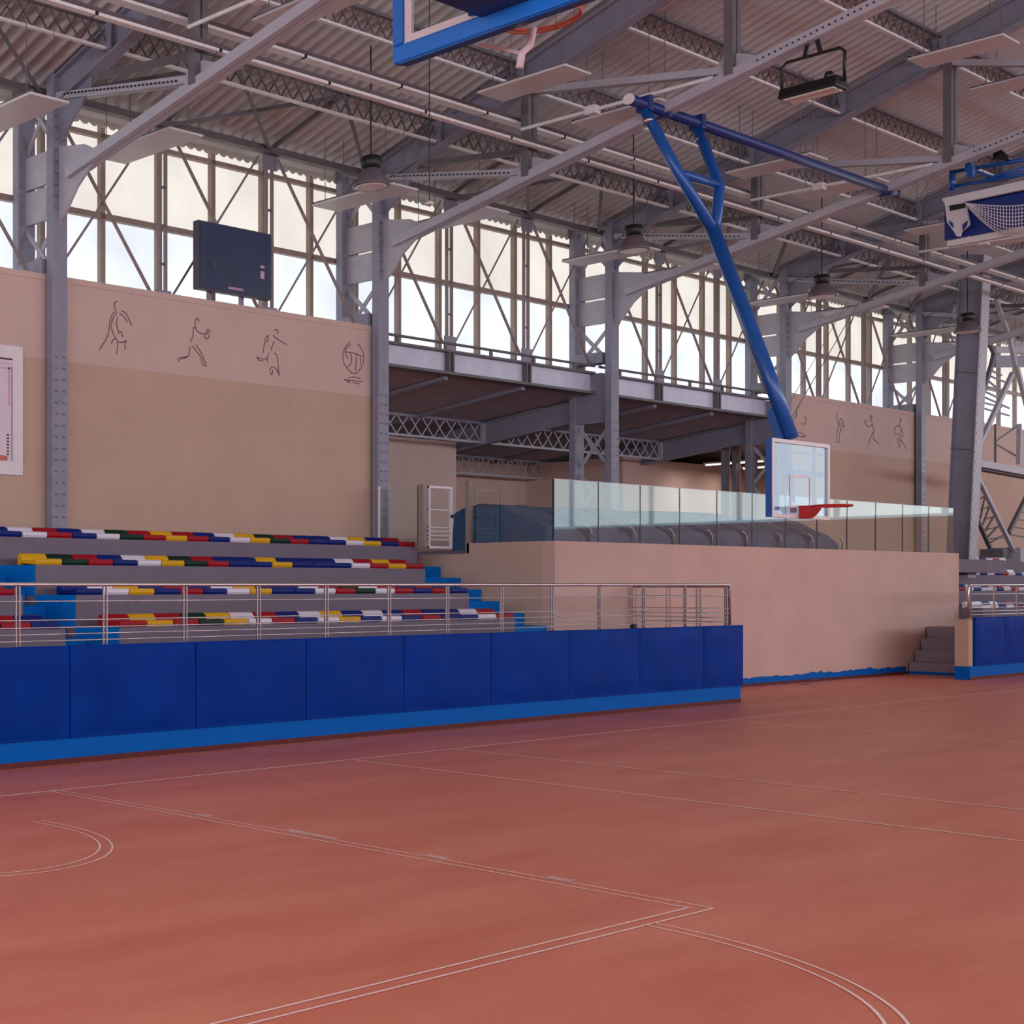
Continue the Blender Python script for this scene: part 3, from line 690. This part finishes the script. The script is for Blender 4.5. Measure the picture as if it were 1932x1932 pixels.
# ------------------------------------------------------------------ seating tiers
ROWY = [12.95, 13.75, 14.55, 15.35]; ROWZ = [1.38, 1.77, 2.16, 2.55]
TN_ = ['bottom', 'third', 'second', 'top']
def tiers(x0s, x1s, lab, back=15.93):
    t = thing('seating_tier', lab, 'grandstand', (min(x0s), ROWY[0], 0), 'concrete seating tiers')
    for k in range(4):
        y1 = ROWY[k + 1] if k < 3 else back
        bx(x0s[k], x1s[k], ROWY[k], y1, 0, ROWZ[k]).build('tier', M['tier'], t)
    return t
tA = tiers([11.88] * 3 + [11.0], [20.0, 20.0, 20.0, 20.88], 'grey concrete tiers carrying the coloured seats before the beige wall')
tB = tiers([4] * 4, [11.02, 11.02, 11.02, 10.99], 'grey concrete tiers on the far side of the blue steps')
tC = tiers([37.72] * 4, [50] * 4, 'grey concrete tiers of the far stand beyond the terrace')
for k in range(3): bx(11.872, 11.88, ROWY[k] + .02, ROWY[k + 1], ROWZ[k] - .4, ROWZ[k]).build('painted_cheek', M['step'], tA)
def blue_steps(x0, x1, lab, last=6):
    t = thing('aisle_steps', lab, 'steps', ((x0 + x1) / 2, 13, 0), 'blue aisle steps')
    for j in range(last):
        y = 15.53 - .4 * j; z = 2.22 - .197 * j
        bx(x0, x1, y, y + .41, max(z - .5, 0), z).build('step', M['step'], t, bevel=.006)
blue_steps(11.03, 11.86, 'blue painted aisle steps between the seat blocks')
blue_steps(20.02, 21.78, 'blue painted aisle steps beside the terrace wall')
S(bx(-12, 24.2, 12.0, 12.95, 0, 1.0).build('floor_walkway', M['tier']))
S(bx(20.02, 21.78, 12.95, 15.9, 0, 1.05).build('floor_aisle', M['tier']))
S(bx(36.3, 50, 12.02, 12.95, 0, 1.0).build('floor_walkway_far', M['tier']))

# seats: a moulded shell with a raised front lip and a low back
def shell(prof, wd):
    m = MB(); cy = sum(p[0] for p in prof) / len(prof); cz = sum(p[1] for p in prof) / len(prof); q = len(prof)
    for x, s in ((-wd / 2, .86), (-wd / 2 + .018, 1), (wd / 2 - .018, 1), (wd / 2, .86)):
        m.v += [(x, cy + (y - cy) * s, cz + (z - cz) * s) for y, z in prof]
    for i in range(3): m.f += [(i * q + j, i * q + (j + 1) % q, (i + 1) * q + (j + 1) % q, (i + 1) * q + j) for j in range(q)]
    m.f += [tuple(range(q)), tuple(3 * q + j for j in reversed(range(q)))]
    return m
PAN = [(-.02, .0), (-.035, .03), (-.03, .07), (.0, .082), (.05, .078), (.12, .062), (.24, .06), (.30, .066), (.30, .02), (.05, .0)]
BACK = [(.28, .03), (.29, .10), (.32, .145), (.355, .155), (.385, .14), (.39, .0), (.33, .0)]
SM = {}
for c in 'ygrbw':
    mt = M['s_' + c]
    SM[c] = (shell(PAN, .436).mesh('seat_pan', mt), shell(BACK, .436).mesh('seat_back', mt))
CN = dict(y='yellow', g='dark green', r='red', b='blue', w='white')
def seat(x, y, z, c, lab, group):
    o = link('stadium_seat', SM[c][0]); o.location = (x, y + .04, z + .001); props(o, lab, 'seat', group)
    link('backrest', SM[c][1], o)
rows = ['ryrgywrbwybwbrbbwr', 'bwybrbwybbwrgwrbrb', 'ygrbwygrbbybbbwryr', 'ybwrbwgryrbwygrbbwybr']
for k, cs in enumerate(rows):
    xe = 20.0 if k < 3 else 20.86
    n = len(cs)
    for i, c in enumerate(cs):
        x = xe - .45 * (n - i) + .225
        seat(x, ROWY[k], ROWZ[k], c, f'{CN[c]} plastic seat in the {TN_[k]} row, {NUM[n - 1 - i]} from the terrace end', f'seats of the {TN_[k]} row')
for k, cs in ((0, 'rb'), (1, 'r')):
    for i, c in enumerate(cs): seat(11.0 - .45 * (len(cs) - i) + .2, ROWY[k], ROWZ[k], c, f'{CN[c]} plastic seat left of the blue aisle steps in the {TN_[k]} row', 'seats left of the aisle')
seat(11.0 - .45 * 3 + .2, ROWY[0], ROWZ[0], 'b', 'blue plastic seat at the left edge, two seats from the aisle steps', 'seats left of the aisle')
for k in range(4):
    n_ = 0
    for i in range(26):
        x = 38.0 + .45 * i; c = 'wwbwbrwbwwbwrw'[(i + 3 * k) % 14]
        if proj(x, ROWY[k], ROWZ[k])[0] < 1806 or not seen([(x, ROWY[k], ROWZ[k])], 6): continue
        n_ += 1; seat(x, ROWY[k], ROWZ[k], c, f'small {CN[c]} seat of the far stand, {TN_[k]} row, {NUM[n_ - 1]} from the terrace', 'seats of the far stand')

# ------------------------------------------------------------------ padded barriers with steel railings
def barrier(nm, x0, x1, Y, lab_end):
    t = S(bx(x0, x1, Y + .06, Y + .30, .0, 1.21).build(nm, M['wall']))
    bx(x0 - .004, x1 + .004, Y + .035, Y + .302, .0, .27).build('painted_base', M['blue'], t)
    bx(x0 - .006, x1 + .006, Y + .03, Y + .05, 0, .06).build('baseboard', M['redbase'], t)
    return t
barrier('wall_barrier', -12, 24.22, 11.62, '')
barrier('wall_barrier_far', 33.7, 50, 11.75, '')
def pad(x0, x1, Y, lab, group):
    """foam pad in vinyl: slightly swollen face, sewn edges"""
    m = MB(); nx, nz = 12, 8; z0, z1 = .27, 1.25; rnd = random.random() * 9
    for j in range(nz + 1):
        for i in range(nx + 1):
            u, v = i / nx, j / nz
            e = (1 - (2 * u - 1) ** 8) * (1 - (2 * v - 1) ** 8)
            wv = .006 * math.sin(u * 9 + v * 5 + rnd) * e + .004 * math.sin(u * 17 - v * 11 + rnd) * e
            m.v.append((x0 + .008 + (x1 - x0 - .016) * u, Y + .02 - .028 * e - wv, z0 + (z1 - z0) * v))
    m.f += [(j * (nx + 1) + i, j * (nx + 1) + i + 1, (j + 1) * (nx + 1) + i + 1, (j + 1) * (nx + 1) + i) for j in range(nz) for i in range(nx)]
    t = thing('wall_pad', lab, 'wall pad', ((x0 + x1) / 2, Y, z0), group)
    # closed body: face sheet plus back box
    m.build('vinyl_face', M['pad'], t, smooth=True)
    bx(x0 + .008, x1 - .008, Y + .014, Y + .058, z0, z1).build('foam_core', M['pad'], t)
SE = [9.96 + 1.866 * k for k in range(-2, 8)] + [24.27]
for k in range(len(SE) - 1): pad(SE[k], SE[k + 1], 11.62, f'blue vinyl wall pad on the long barrier, {NUM[len(SE) - 2 - k]} from its open end', 'wall pads of the long barrier')
for k in range(3): pad(33.9 + 1.5 * k, 33.9 + 1.5 * (k + 1), 11.75, f'blue vinyl wall pad on the far barrier, {NUM[k]} from the stairs', 'wall pads of the far barrier')
RZ = [1.72, 1.52, 1.44, 1.37, 1.30]
def railing(lab, x0, x1, Y, posts, ret=None, flip=1):
    t = thing('railing', lab, 'railing', ((x0 + x1) / 2, Y, 1.21), 'stainless railings')
    xe = x1 if flip > 0 else x0; xs = x0 if flip > 0 else x1
    pts = [(xs, Y, 1.9), (xe - flip * .06, Y, 1.9), (xe - flip * .018, Y, 1.883), (xe, Y, 1.84), (xe, Y, 1.25)]
    MB().tube(pts, .024, 10).build('top_rail', M['chrome'], t, smooth=True)
    for z in RZ: beam('rod', 'tube', (x0, Y, z), (x1, Y, z), .016, .016, M['chrome'], t)
    for x in posts:
        for dx in (-.024, .024): beam('post', 'box', (x + dx, Y, 1.21), (x + dx, Y, 1.89), .014, .022, M['chrome'], t, (0, 1, 0))
        bx(x - .05, x + .05, Y - .04, Y + .04, 1.215, 1.24).build('post_foot', M['chrome'], t)
    if ret:
        Xr, ya, yb = ret
        MB().tube([(Xr, ya, 1.88), (Xr, yb, 1.88)], .024, 10).build('return_rail', M['chrome'], t, smooth=True)
        for z in RZ: beam('rod', 'tube', (Xr, ya, z), (Xr, yb, z), .016, .016, M['chrome'], t)
        for y in (yb - .02, yb - .6, yb - 1.1):
            for dy in (-.03, .03): beam('post', 'box', (Xr, y + dy, 1.0), (Xr, y + dy, 1.87), .05, .018, M['chrome'], t, (0, 1, 0))
railing('stainless steel railing on top of the long padded barrier', 7, 24.12, 11.78, [9.37 + 1.215 * k for k in range(-1, 12)] + [24.0], (24.06, 11.78, 13.34))
railing('stainless steel railing on the far padded barrier by the stairs', 33.95, 50, 11.9, [34.05 + 1.2 * k for k in range(10)], None, -1)

bx(21.0, 21.09, 11.63, 11.7, 1.25, 1.31).build('clip', M['black'], None, bevel=.01)
props(bpy.data.objects['clip'], 'small black clip lying on top of the blue wall pads', 'clip')
MB().lathe([(.10, .001), (.09, .006)], (29.6, 13.05, 0), 14).build('floor_outlet', M['black'], floor)
# concrete stair up to the far stand
t = thing('stair', 'grey concrete stair between the terrace wall and the far barrier', 'stair', (35.0, 12.7, 0))
for k in range(4):
    bx(35.0 + .3 * k, 36.5, 12.06, 13.36, .25 * k, .25 * (k + 1)).build('stair_step', M['stair'], t, bevel=.008)
bx(34.985, 35.0, 12.06, 13.36, 0, .06).build('painted_strip', M['blue'], t)
bx(35.296, 35.302, 12.45, 12.53, .34, .42).build('socket', M['black'], t)

# ------------------------------------------------------------------ leaning column and lattice portal in the far stand
def P2(x, y, Y=14.2): return gY(x, y, Y)
t = thing('tapered_column', 'broad leaning grey steel column with riveted edge behind the terrace end', 'column', (39.9, 14.2, 2.1))
def quad(name, pts, Y, th, mt, parent):
    q = [P2(a, b, Y) for a, b in pts]
    return MB().prism([(p.x, p.z) for p in q], 'y', Y - th / 2, Y + th / 2).build(name, mt, parent)
def gXp(x, y, X): return (X, X * (V1 - x) / (TN * (x - V2)), EYE + (YH - y) * X / (SN * (x - V2)))
def quadX(name, pts, X0, X1, mt, parent): return MB().prism([gXp(a, b_, X0)[1:] for a, b_ in pts], 'x', X0, X1).build(name, mt, parent)
quadX('web', [(1784, 1085), (1826, 1085), (1856, 480), (1812, 480)], 39.9, 39.94, M['steel'], t)
quadX('edge_angle', [(1825, 1090), (1827, 1090), (1857, 480), (1855, 480)], 39.75, 40.2, M['steel_l'], t)
quadX('rear_flange', [(1783, 1085), (1785, 1085), (1813, 480), (1811, 480)], 39.86, 40.1, M['steel'], t)
for yy in (700, 845): quadX('splice_line', [(1806 - (yy - 600) * .054, yy), (1846 - (yy - 600) * .05, yy + 3), (1846 - (yy - 600) * .05, yy + 5), (1806 - (yy - 600) * .054, yy + 2)], 39.88, 39.9, M['steel_d'], t)
m = MB()
for k in range(26):
    f = k / 25; a = gXp(1827.5 + 22 * f, 1070 - 450 * f, 39.75); m.box(39.82, 39.87, a[1] - .024, a[1] - .012, a[2], a[2] + .05)
m.build('rivet_mark', M['white'], t)['kind'] = 'stuff'
t = thing('lattice_portal', 'pale lattice steel portal braces beside the leaning column in the far stand', 'steel frame', tuple(P2(1890, 1060)))
def pb(name, a, b_, wpx, mt, Y=14.2, d=.08):
    p, q = P2(*a, Y), P2(*b_, Y); s = Y / (CS * (V1 - a[0]))
    beam(name, 'box', p, q, d, wpx * s, mt, t)
pb('brace', (1843, 850), (1910, 705), 9, M['steel_l']); pb('brace', (1918, 690), (1938, 770), 9, M['steel_l']); pb('brace', (1916, 690), (1904, 634), 9, M['steel_l']); pb('brace', (1904, 636), (1879, 565), 8, M['steel_l'])
pb('cross_beam', (1840, 873), (1945, 893), 13, M['steel_l'], 14.15, .12); pb('cross_beam', (1846, 884), (1945, 902), 6, M['steel_d'], 14.3, .2)
pb('lattice_leg', (1845, 900), (1914, 1042), 8, M['steel_l']); pb('lattice_leg', (1836, 962), (1871, 1040), 6, M['steel_d'], 14.8)
for k in range(7):
    f = k / 6; g = (k + 1) / 7
    pb('lacing_bar', (1839 + 36 * f, 925 + 110 * f), (1850 + 58 * g, 912 + 122 * f), 2.6, M['steel_d'], 14.5, .03)
    if k < 6: pb('lacing_bar', (1840 + 34 * g, 955 + 80 * g), (1850 + 55 * f, 915 + 112 * f), 2.6, M['steel_d'], 14.45, .03)
quad('foot', [(1870, 1052), (1913, 1052), (1913, 1036), (1870, 1036)], 14.5, .5, M['steel_d'], t)
quad('foot', [(1912, 1060), (1931, 1060), (1931, 1033), (1912, 1033)], 14.2, .3, M['steel_l'], t)
pb('brace', (1945, 920), (1903, 1005), 7, M['steel_d'], 14.6)
for k in range(5): pb('lacing_bar', (1906 + 6 * k, 1008 - 14 * k), (1940, 1015 - 16 * k), 2.4, M['steel_d'], 14.7, .03)
pb('hanger_bar', (1867, 648), (1876, 668), 8, M['steel_d'], 15); pb('hanger_bar', (1876, 664), (1869, 695), 8, M['steel_d'], 15); pb('hanger_bar', (1870, 690), (1848, 762), 8, M['steel_d'], 15)
for k in range(8): pb('lacing_bar', (1872 - 2.6 * k, 700 + 10 * k), (1890 + (k % 2) * 14, 708 + 10 * k + (k % 3) * 6), 3, M['steel'], 15.1, .03)
pb('plate_beam', (1876, 660), (1945, 660), 12, M['steel_l'], 15.2); pb('plate_beam', (1876, 682), (1945, 682), 22, M['steel'], 15.2)
pb('post', (1878, 800), (1878, 875), 3, M['steel_d'], 15.4, .05); pb('post', (1923, 800), (1922, 876), 7, M['steel_l'], 15.3, .08)
pb('lacing_bar', (1880, 832), (1920, 803), 2.5, M['steel_d'], 15.4, .03); pb('lacing_bar', (1880, 838), (1920, 862), 2.5, M['steel_d'], 15.4, .03)

# ------------------------------------------------------------------ scoreboard screen and framed poster on the side wall
t = thing('scoreboard', 'dark scoreboard screen standing on the wall top before the windows', 'screen', (17.1, 15.98, WTOP))
sx0, sx1, sz0, sz1 = 16.27, 17.93, 6.51, 7.58
casing = bx(sx0, sx1, 15.95, 16.07, sz0, sz1).build('casing', M['bezel'], t, bevel=.01)
bx(sx0 + .03, sx1 - .03, 15.942, 15.95, sz0 + .03, sz1 - .03).build('display', M['screen'], casing)
for x in (16.72, 17.45): bx(x - .03, x + .03, 16.13, 16.19, WTOP, sz0 + .2).build('leg', M['steel'], t)
for k in range(8): bx(16.93 + k * .042, 16.96 + k * .042, 15.938, 15.942, 6.575, 6.615).build('lettering', M['pink'], t)
bx(17.66, 17.75, 15.938, 15.942, 6.83, 6.95).build('screen_patch', M['pink'], t)  # small flat coloured patches on the display
bx(17.66, 17.75, 15.938, 15.942, 7.0, 7.04).build('screen_patch', M['pink'], t)
bx(16.57, 16.65, 15.938, 15.942, 6.87, 6.97).build('screen_patch', M['bezel'], t)
t = thing('framed_poster', 'large white framed poster on the beige wall at the left edge', 'poster', (11.5, YW, 3.46))
px0, px1, pz0, pz1 = 10.2, 12.90, 3.46, 5.30
bx(px0, px1, YW - .03, YW, pz0, pz1).build('frame', M['white'], t, bevel=.006)
sheet = bx(px0 + .2, px1 - .19, YW - .034, YW - .03, pz0 + .19, pz1 - .19).build('sheet', M['paper'], t)
for z, h, c in ((pz1 - .21, .025, 'ink'), (pz1 - .27, .01, 'pink'), (pz1 - .34, .02, 'pink')): bx(px0 + .2, px1 - .20, YW - .038, YW - .034, z, z + h).build('border_line', M[c], sheet)
bx(px1 - .215, px1 - .205, YW - .038, YW - .034, pz0 + .2, pz1 - .3).build('border_line', M['ink'], sheet)
bx(px1 - .28, px1 - .245, YW - .038, YW - .034, pz0 + .98, pz1 - .3).build('border_line', M['pink'], sheet)
bx(px0 + .2, px1 - .29, YW - .038, YW - .034, pz0 + .2, pz0 + .27).build('border_line', M['rimo'], sheet)
MB().lathe([(.22, 0), (.22, .004)], (0, 0, 0), 16)
o = MB().prism([(px1 - .62, pz0 + .50), (px1 - .5, pz0 + .52), (px1 - .46, pz0 + .57), (px1 - .52, pz0 + .61), (px1 - .7, pz0 + .60)], 'y', YW - .038, YW - .034).build('yellow_print', M['gold'], sheet)
for k in range(7): bx(px1 - .30, px1 - .26, YW - .038, YW - .034, pz0 + .28 + k * .045, pz0 + .305 + k * .045).build('lettering', M['ink'], sheet)

# ------------------------------------------------------------------ basketball hoops
# 1: the lowered ceiling-hung hoop
HX = 20.98
t = thing('basketball_hoop', 'blue ceiling-hung basketball hoop lowered on a long slanted mast', 'basketball hoop', (HX, 9.4, 2.8))
YB, ZB = 11.06, 8.77
MB().tube([(19.83, YB, ZB), (28.4, YB, ZB)], .075, 14).build('ceiling_beam', M['hoop_d'], t, smooth=True)
MB().tube([(19.80, YB, ZB), (19.83, YB, ZB)], .078, 14).build('end_cap', M['white'], t)
MB().tube([(28.4, YB, ZB), (28.44, YB, ZB)], .08, 14).build('end_cap', M['black'], t)
for x in (20.24, 21.70, 20.76, 28.06): bx(x - .05, x + .05, YB - .11, YB + .11, ZB - .1, ZB + .12).build('clamp', M['hoop_d'], t, bevel=.02)
Lh, Rh, Lm, Rm, J = (20.24, 11.06, 8.7), (21.70, 11.06, 8.7), (20.50, 10.72, 7.76), (21.66, 10.72, 7.76), (20.95, 10.44, 6.92)
def pipe(name, pts, r=.072, mt='hoop'): return MB().tube(pts, r, 12).build(name, M[mt], t, smooth=True)
pipe('leg', [Lh, Lm, J]); pipe('leg', [Rh, Rm, (21.02, 10.46, 7.0)]); pipe('cross_tube', [Lm, Rm], .058)
pipe('mast', [(20.95, 10.47, 7.0), (20.97, 9.75, 4.9), (20.97, 9.42, 3.9)], .092)
for p in (Lh, Rh): MB().tube([(p[0], p[1] - .03, p[2] - .16), (p[0], p[1] - .045, p[2] - .2)], .078, 12).build('collar', M['chrome'], t, smooth=True)
MB().prism([(9.40, 3.02), (9.46, 3.9), (9.62, 4.35), (9.72, 4.3), (9.62, 3.9), (9.52, 3.5)], 'x', HX - .06, HX + .06).build('mast_bracket', M['hoop'], t)
MB().tube([(20.98, 9.5, 4.05), (28.0, 10.3, 8.9)], .006, 6).build('hoist_cable', M['steel_d'], t)
MB().tube([(20.98, 9.6, 4.12), (28.0, 10.55, 8.85)], .004, 6).build('hoist_cable', M['steel_d'], t)
bx0, bx1, bz0, bz1, byy = 20.15, 21.80, 2.80, 3.85, 9.32
bb = bx(bx0 + .04, bx1 - .04, byy - .008, byy + .008, bz0 + .04, bz1 - .04).build('backboard', M['board'], t)
for a, e, z0, z1 in ((bx0, bx1, bz1 - .05, bz1), (bx0, bx1, bz0, bz0 + .05), (bx0, bx0 + .06, bz0 + .05, bz1 - .05), (bx1 - .06, bx1, bz0 + .05, bz1 - .05)): bx(a, e, byy - .03, byy + .03, z0, z1).build('board_frame', M['white'], bb)
bx(bx0 - .012, bx0, byy - .03, byy + .05, bz0, bz1).build('edge_guard', M['hoop'], t)
for z, h in ((3.39, .08), (3.69, .03)): bx(bx0 + .06, bx1 - .06, byy + .03, byy + .06, z, z + h).build('support_bar', M['hoop'], t)
for x in (20.45, 21.5): bx(x - .03, x + .03, byy + .03, byy + .06, bz0 + .05, bz1 - .05).build('support_bar', M['hoop'], t)
for a, e, z0, z1 in ((20.68, 21.27, 3.36, 3.39), (20.68, 21.27, 2.95, 2.98), (20.68, 20.71, 2.98, 3.36), (21.24, 21.27, 2.98, 3.36)): bx(a, e, byy - .014, byy - .008, z0, z1).build('target_square', M['white'], bb)
MB().prism([(byy - .03, 2.80), (byy - .03, 2.97), (byy - .16, 2.97), (byy - .24, 2.93), (byy - .18, 2.85), (byy - .12, 2.80)], 'x', HX - .1, HX + .1).build('rim_bracket', M['rim'], t, bevel=.01)
MB().tube([(HX + .235 * math.cos(a), byy - .40 + .235 * math.sin(a), 2.955) for a in [2 * math.pi * i / 28 for i in range(28)]], .014, 8, True).build('rim', M['rim'], t, smooth=True)

p_ = gY(1497, 962, 9.6); bx(p_.x - .03, p_.x + .03, 9.57, 9.63, p_.z - .04, p_.z + .03).build('rear_bracket', M['rim'], t)
# 2: the near hoop hanging overhead, seen from behind
NX, ny0, ny1, nz0 = 7.5, 3.86, 5.66, 5.10
t = thing('basketball_hoop', 'raised basketball hoop overhead with bright blue padded glass backboard', 'basketball hoop', (NX, 4.76, nz0))
nz1 = nz0 + 1.12; yc = (ny0 + ny1) / 2
bx(NX - .01, NX + .01, ny0 + .08, ny1 - .08, nz0 + .1, nz1 - .05).build('backboard', M['boardn'], t)
for a, e, z0, z1 in ((ny0 + .13, ny1 - .13, nz0 + .1, nz0 + .155), (ny1 - .13, ny1 - .07, nz0 + .1, nz1 - .05), (ny0 + .07, ny0 + .13, nz0 + .1, nz1 - .05), (ny0 + .13, ny1 - .13, nz1 - .1, nz1 - .05)): bx(NX - .035, NX - .01, a, e, z0, z1).build('board_frame', M['white'], t)
MB().prism([(NX - .05, nz0), (NX + .03, nz0), (NX + .03, nz0 + .11), (NX - .05, nz0 + .11)], 'y', ny0, ny1).build('padding', M['padb'], t, bevel=.015)
for a in (ny0, ny1 - .08): bx(NX - .05, NX + .03, a, a + .08, nz0 + .11, nz1 * .0 + nz0 + .9).build('padding', M['padb'], t, bevel=.012)
bx(NX - .045, NX + .025, ny0 + .05, ny1 - .05, nz0 - .012, nz0).build('padding_channel', M['hoop'], t)
bx(5.2, NX - .04, yc - .06, yc + .28, nz0 + .09, nz0 + .5).build('support_arm', M['hoop_d'], t)
bx(NX - .07, NX - .035, yc - .14, yc + .36, nz0 + .12, nz0 + .7).build('mounting_plate', M['hoop'], t, bevel=.01)
for y in (yc - .1, yc + .36): bx(NX - .085, NX - .07, y - .02, y + .02, nz0 + .15, nz0 + .19).build('bolt', M['chrome'], t)
bx(5.1, 5.4, yc - .04, yc + .26, nz0 + .09, zroof(yc)).build('drop_mast', M['hoop_d'], t)
RX, RZ2 = NX + .36, nz0 + .16; yc += .17
MB().tube([(RX + .225 * math.cos(a), yc + .225 * math.sin(a), RZ2) for a in [2 * math.pi * i / 32 for i in range(32)]], .011, 8, True).build('rim', M['rimo'], t, smooth=True)
MB().tube([(RX + .228 * math.cos(a), yc + .228 * math.sin(a), RZ2 - .02) for a in [2 * math.pi * i / 32 for i in range(32)]], .006, 6, True).build('rim_wire', M['rimo'], t, smooth=True)
MB().prism([(NX + .03, RZ2 - .1), (NX + .03, RZ2 + .02), (NX + .22, RZ2 + .02), (NX + .22, RZ2 - .03)], 'y', yc - .07, yc + .07).build('rim_bracket', M['rimo'], t)
p = [(1006, 52), (1000, 85), (985, 100), (980, 128)]
def NP_(x, y, X=NX + .3): return (X, X * (V1 - x) / (TN * (x - V2)), EYE + (YH - y) * X / (SN * (x - V2)))
MB().tube([NP_(*a) for a in p], .022, 12).build('strap', M['net'], t, smooth=True); MB().tube([NP_(905, 84), NP_(950, 92), NP_(985, 101)], .012, 6).build('strap', M['net'], t)

# 3: the folded hoop high up at the right, with a draped net
X3 = 28.3
t = thing('basketball_hoop', 'folded basketball hoop with navy board and draped white net under the roof', 'basketball hoop', (X3, 9.2, 7.6))
def g3(x, y, X=X3): return Vector((X, X * (V1 - x) / (TN * (x - V2)), EYE + (YH - y) * X / (SN * (x - V2))))
def quad3(name, pts, X, th, mt):
    q = [g3(a, b_, X) for a, b_ in pts]
    return MB().prism([(p.y, p.z) for p in q], 'x', X - th / 2, X + th / 2).build(name, mt, t)
quad3('board', [(1783, 454), (2010, 412), (2010, 330), (1783, 375)], X3 + .15, .04, M['navy'])
quad3('upper_bar', [(1780, 379), (1788, 388), (2010, 342), (2010, 324), (1780, 375)], X3 - .05, .08, M['panel'])
quad3('lower_bar', [(1789, 456), (1789, 466), (2010, 428), (2010, 414)], X3 - .02, .1, M['panel'])
for a, b_, r in (((1795, 325), (2010, 288), .035), ((1797, 352), (2010, 316), .03), ((1797, 322), (1797, 360), .05), ((1820, 318), (1880, 335), .02), ((1860, 338), (1930, 318), .03)):
    MB().tube([g3(*a, X3 + .3), g3(*b_, X3 + .3)], r, 8).build('frame_tube', M['hoop'], t, smooth=True)
quad3('winch', [(1876, 281), (1886, 279), (1906, 298), (1904, 302), (1876, 302)], X3 + .25, .12, M['black'])
quad3('hanger', [(1824, 304), (1832, 304), (1838, 318), (1836, 332), (1829, 337), (1823, 318)], X3 + .1, .12, M['hoop'])
quad3('clamp_plate', [(1783, 380), (1822, 382), (1828, 412), (1830, 424), (1814, 438), (1812, 446), (1806, 446), (1800, 436), (1788, 420)], X3 - .1, .06, M['net'])
quad3('clamp_slot', [(1791, 388), (1821, 383), (1821, 392), (1793, 398)], X3 - .14, .02, M['black'])
quad3('clamp_slot', [(1790, 416), (1797, 420), (1799, 430), (1793, 424)], X3 - .14, .02, M['navy'])
quad3('clamp_slot', [(1826, 416), (1816, 424), (1817, 436), (1824, 426)], X3 - .14, .02, M['navy'])
m = MB(); NU, NV = 26, 8; grid = {}
for i in range(NU + 1):
    for j in range(NV + 1):
        u, v = i / NU, j / NV
        x = 1824 + 150 * u; top = 384 - 26 * u + 40 * math.sin(min(u * 1.2, 1) * math.pi * .5) * .55; bot = 388 - 26 * u + 72 * math.sin(min(u * 1.6, 1) * math.pi / 2)
        grid[i, j] = g3(x, top + (bot - top) * v, X3 - .12 - .25 * math.sin(v * math.pi))
for i in range(NU + 1): m.tube([grid[i, j] for j in range(NV + 1)], .006, 4)
for j in range(NV + 1): m.tube([grid[i, j] for i in range(NU + 1)], .010 if j in (0, NV) else .006, 4)
m.build('net', M['net'], t)['kind'] = 'stuff'
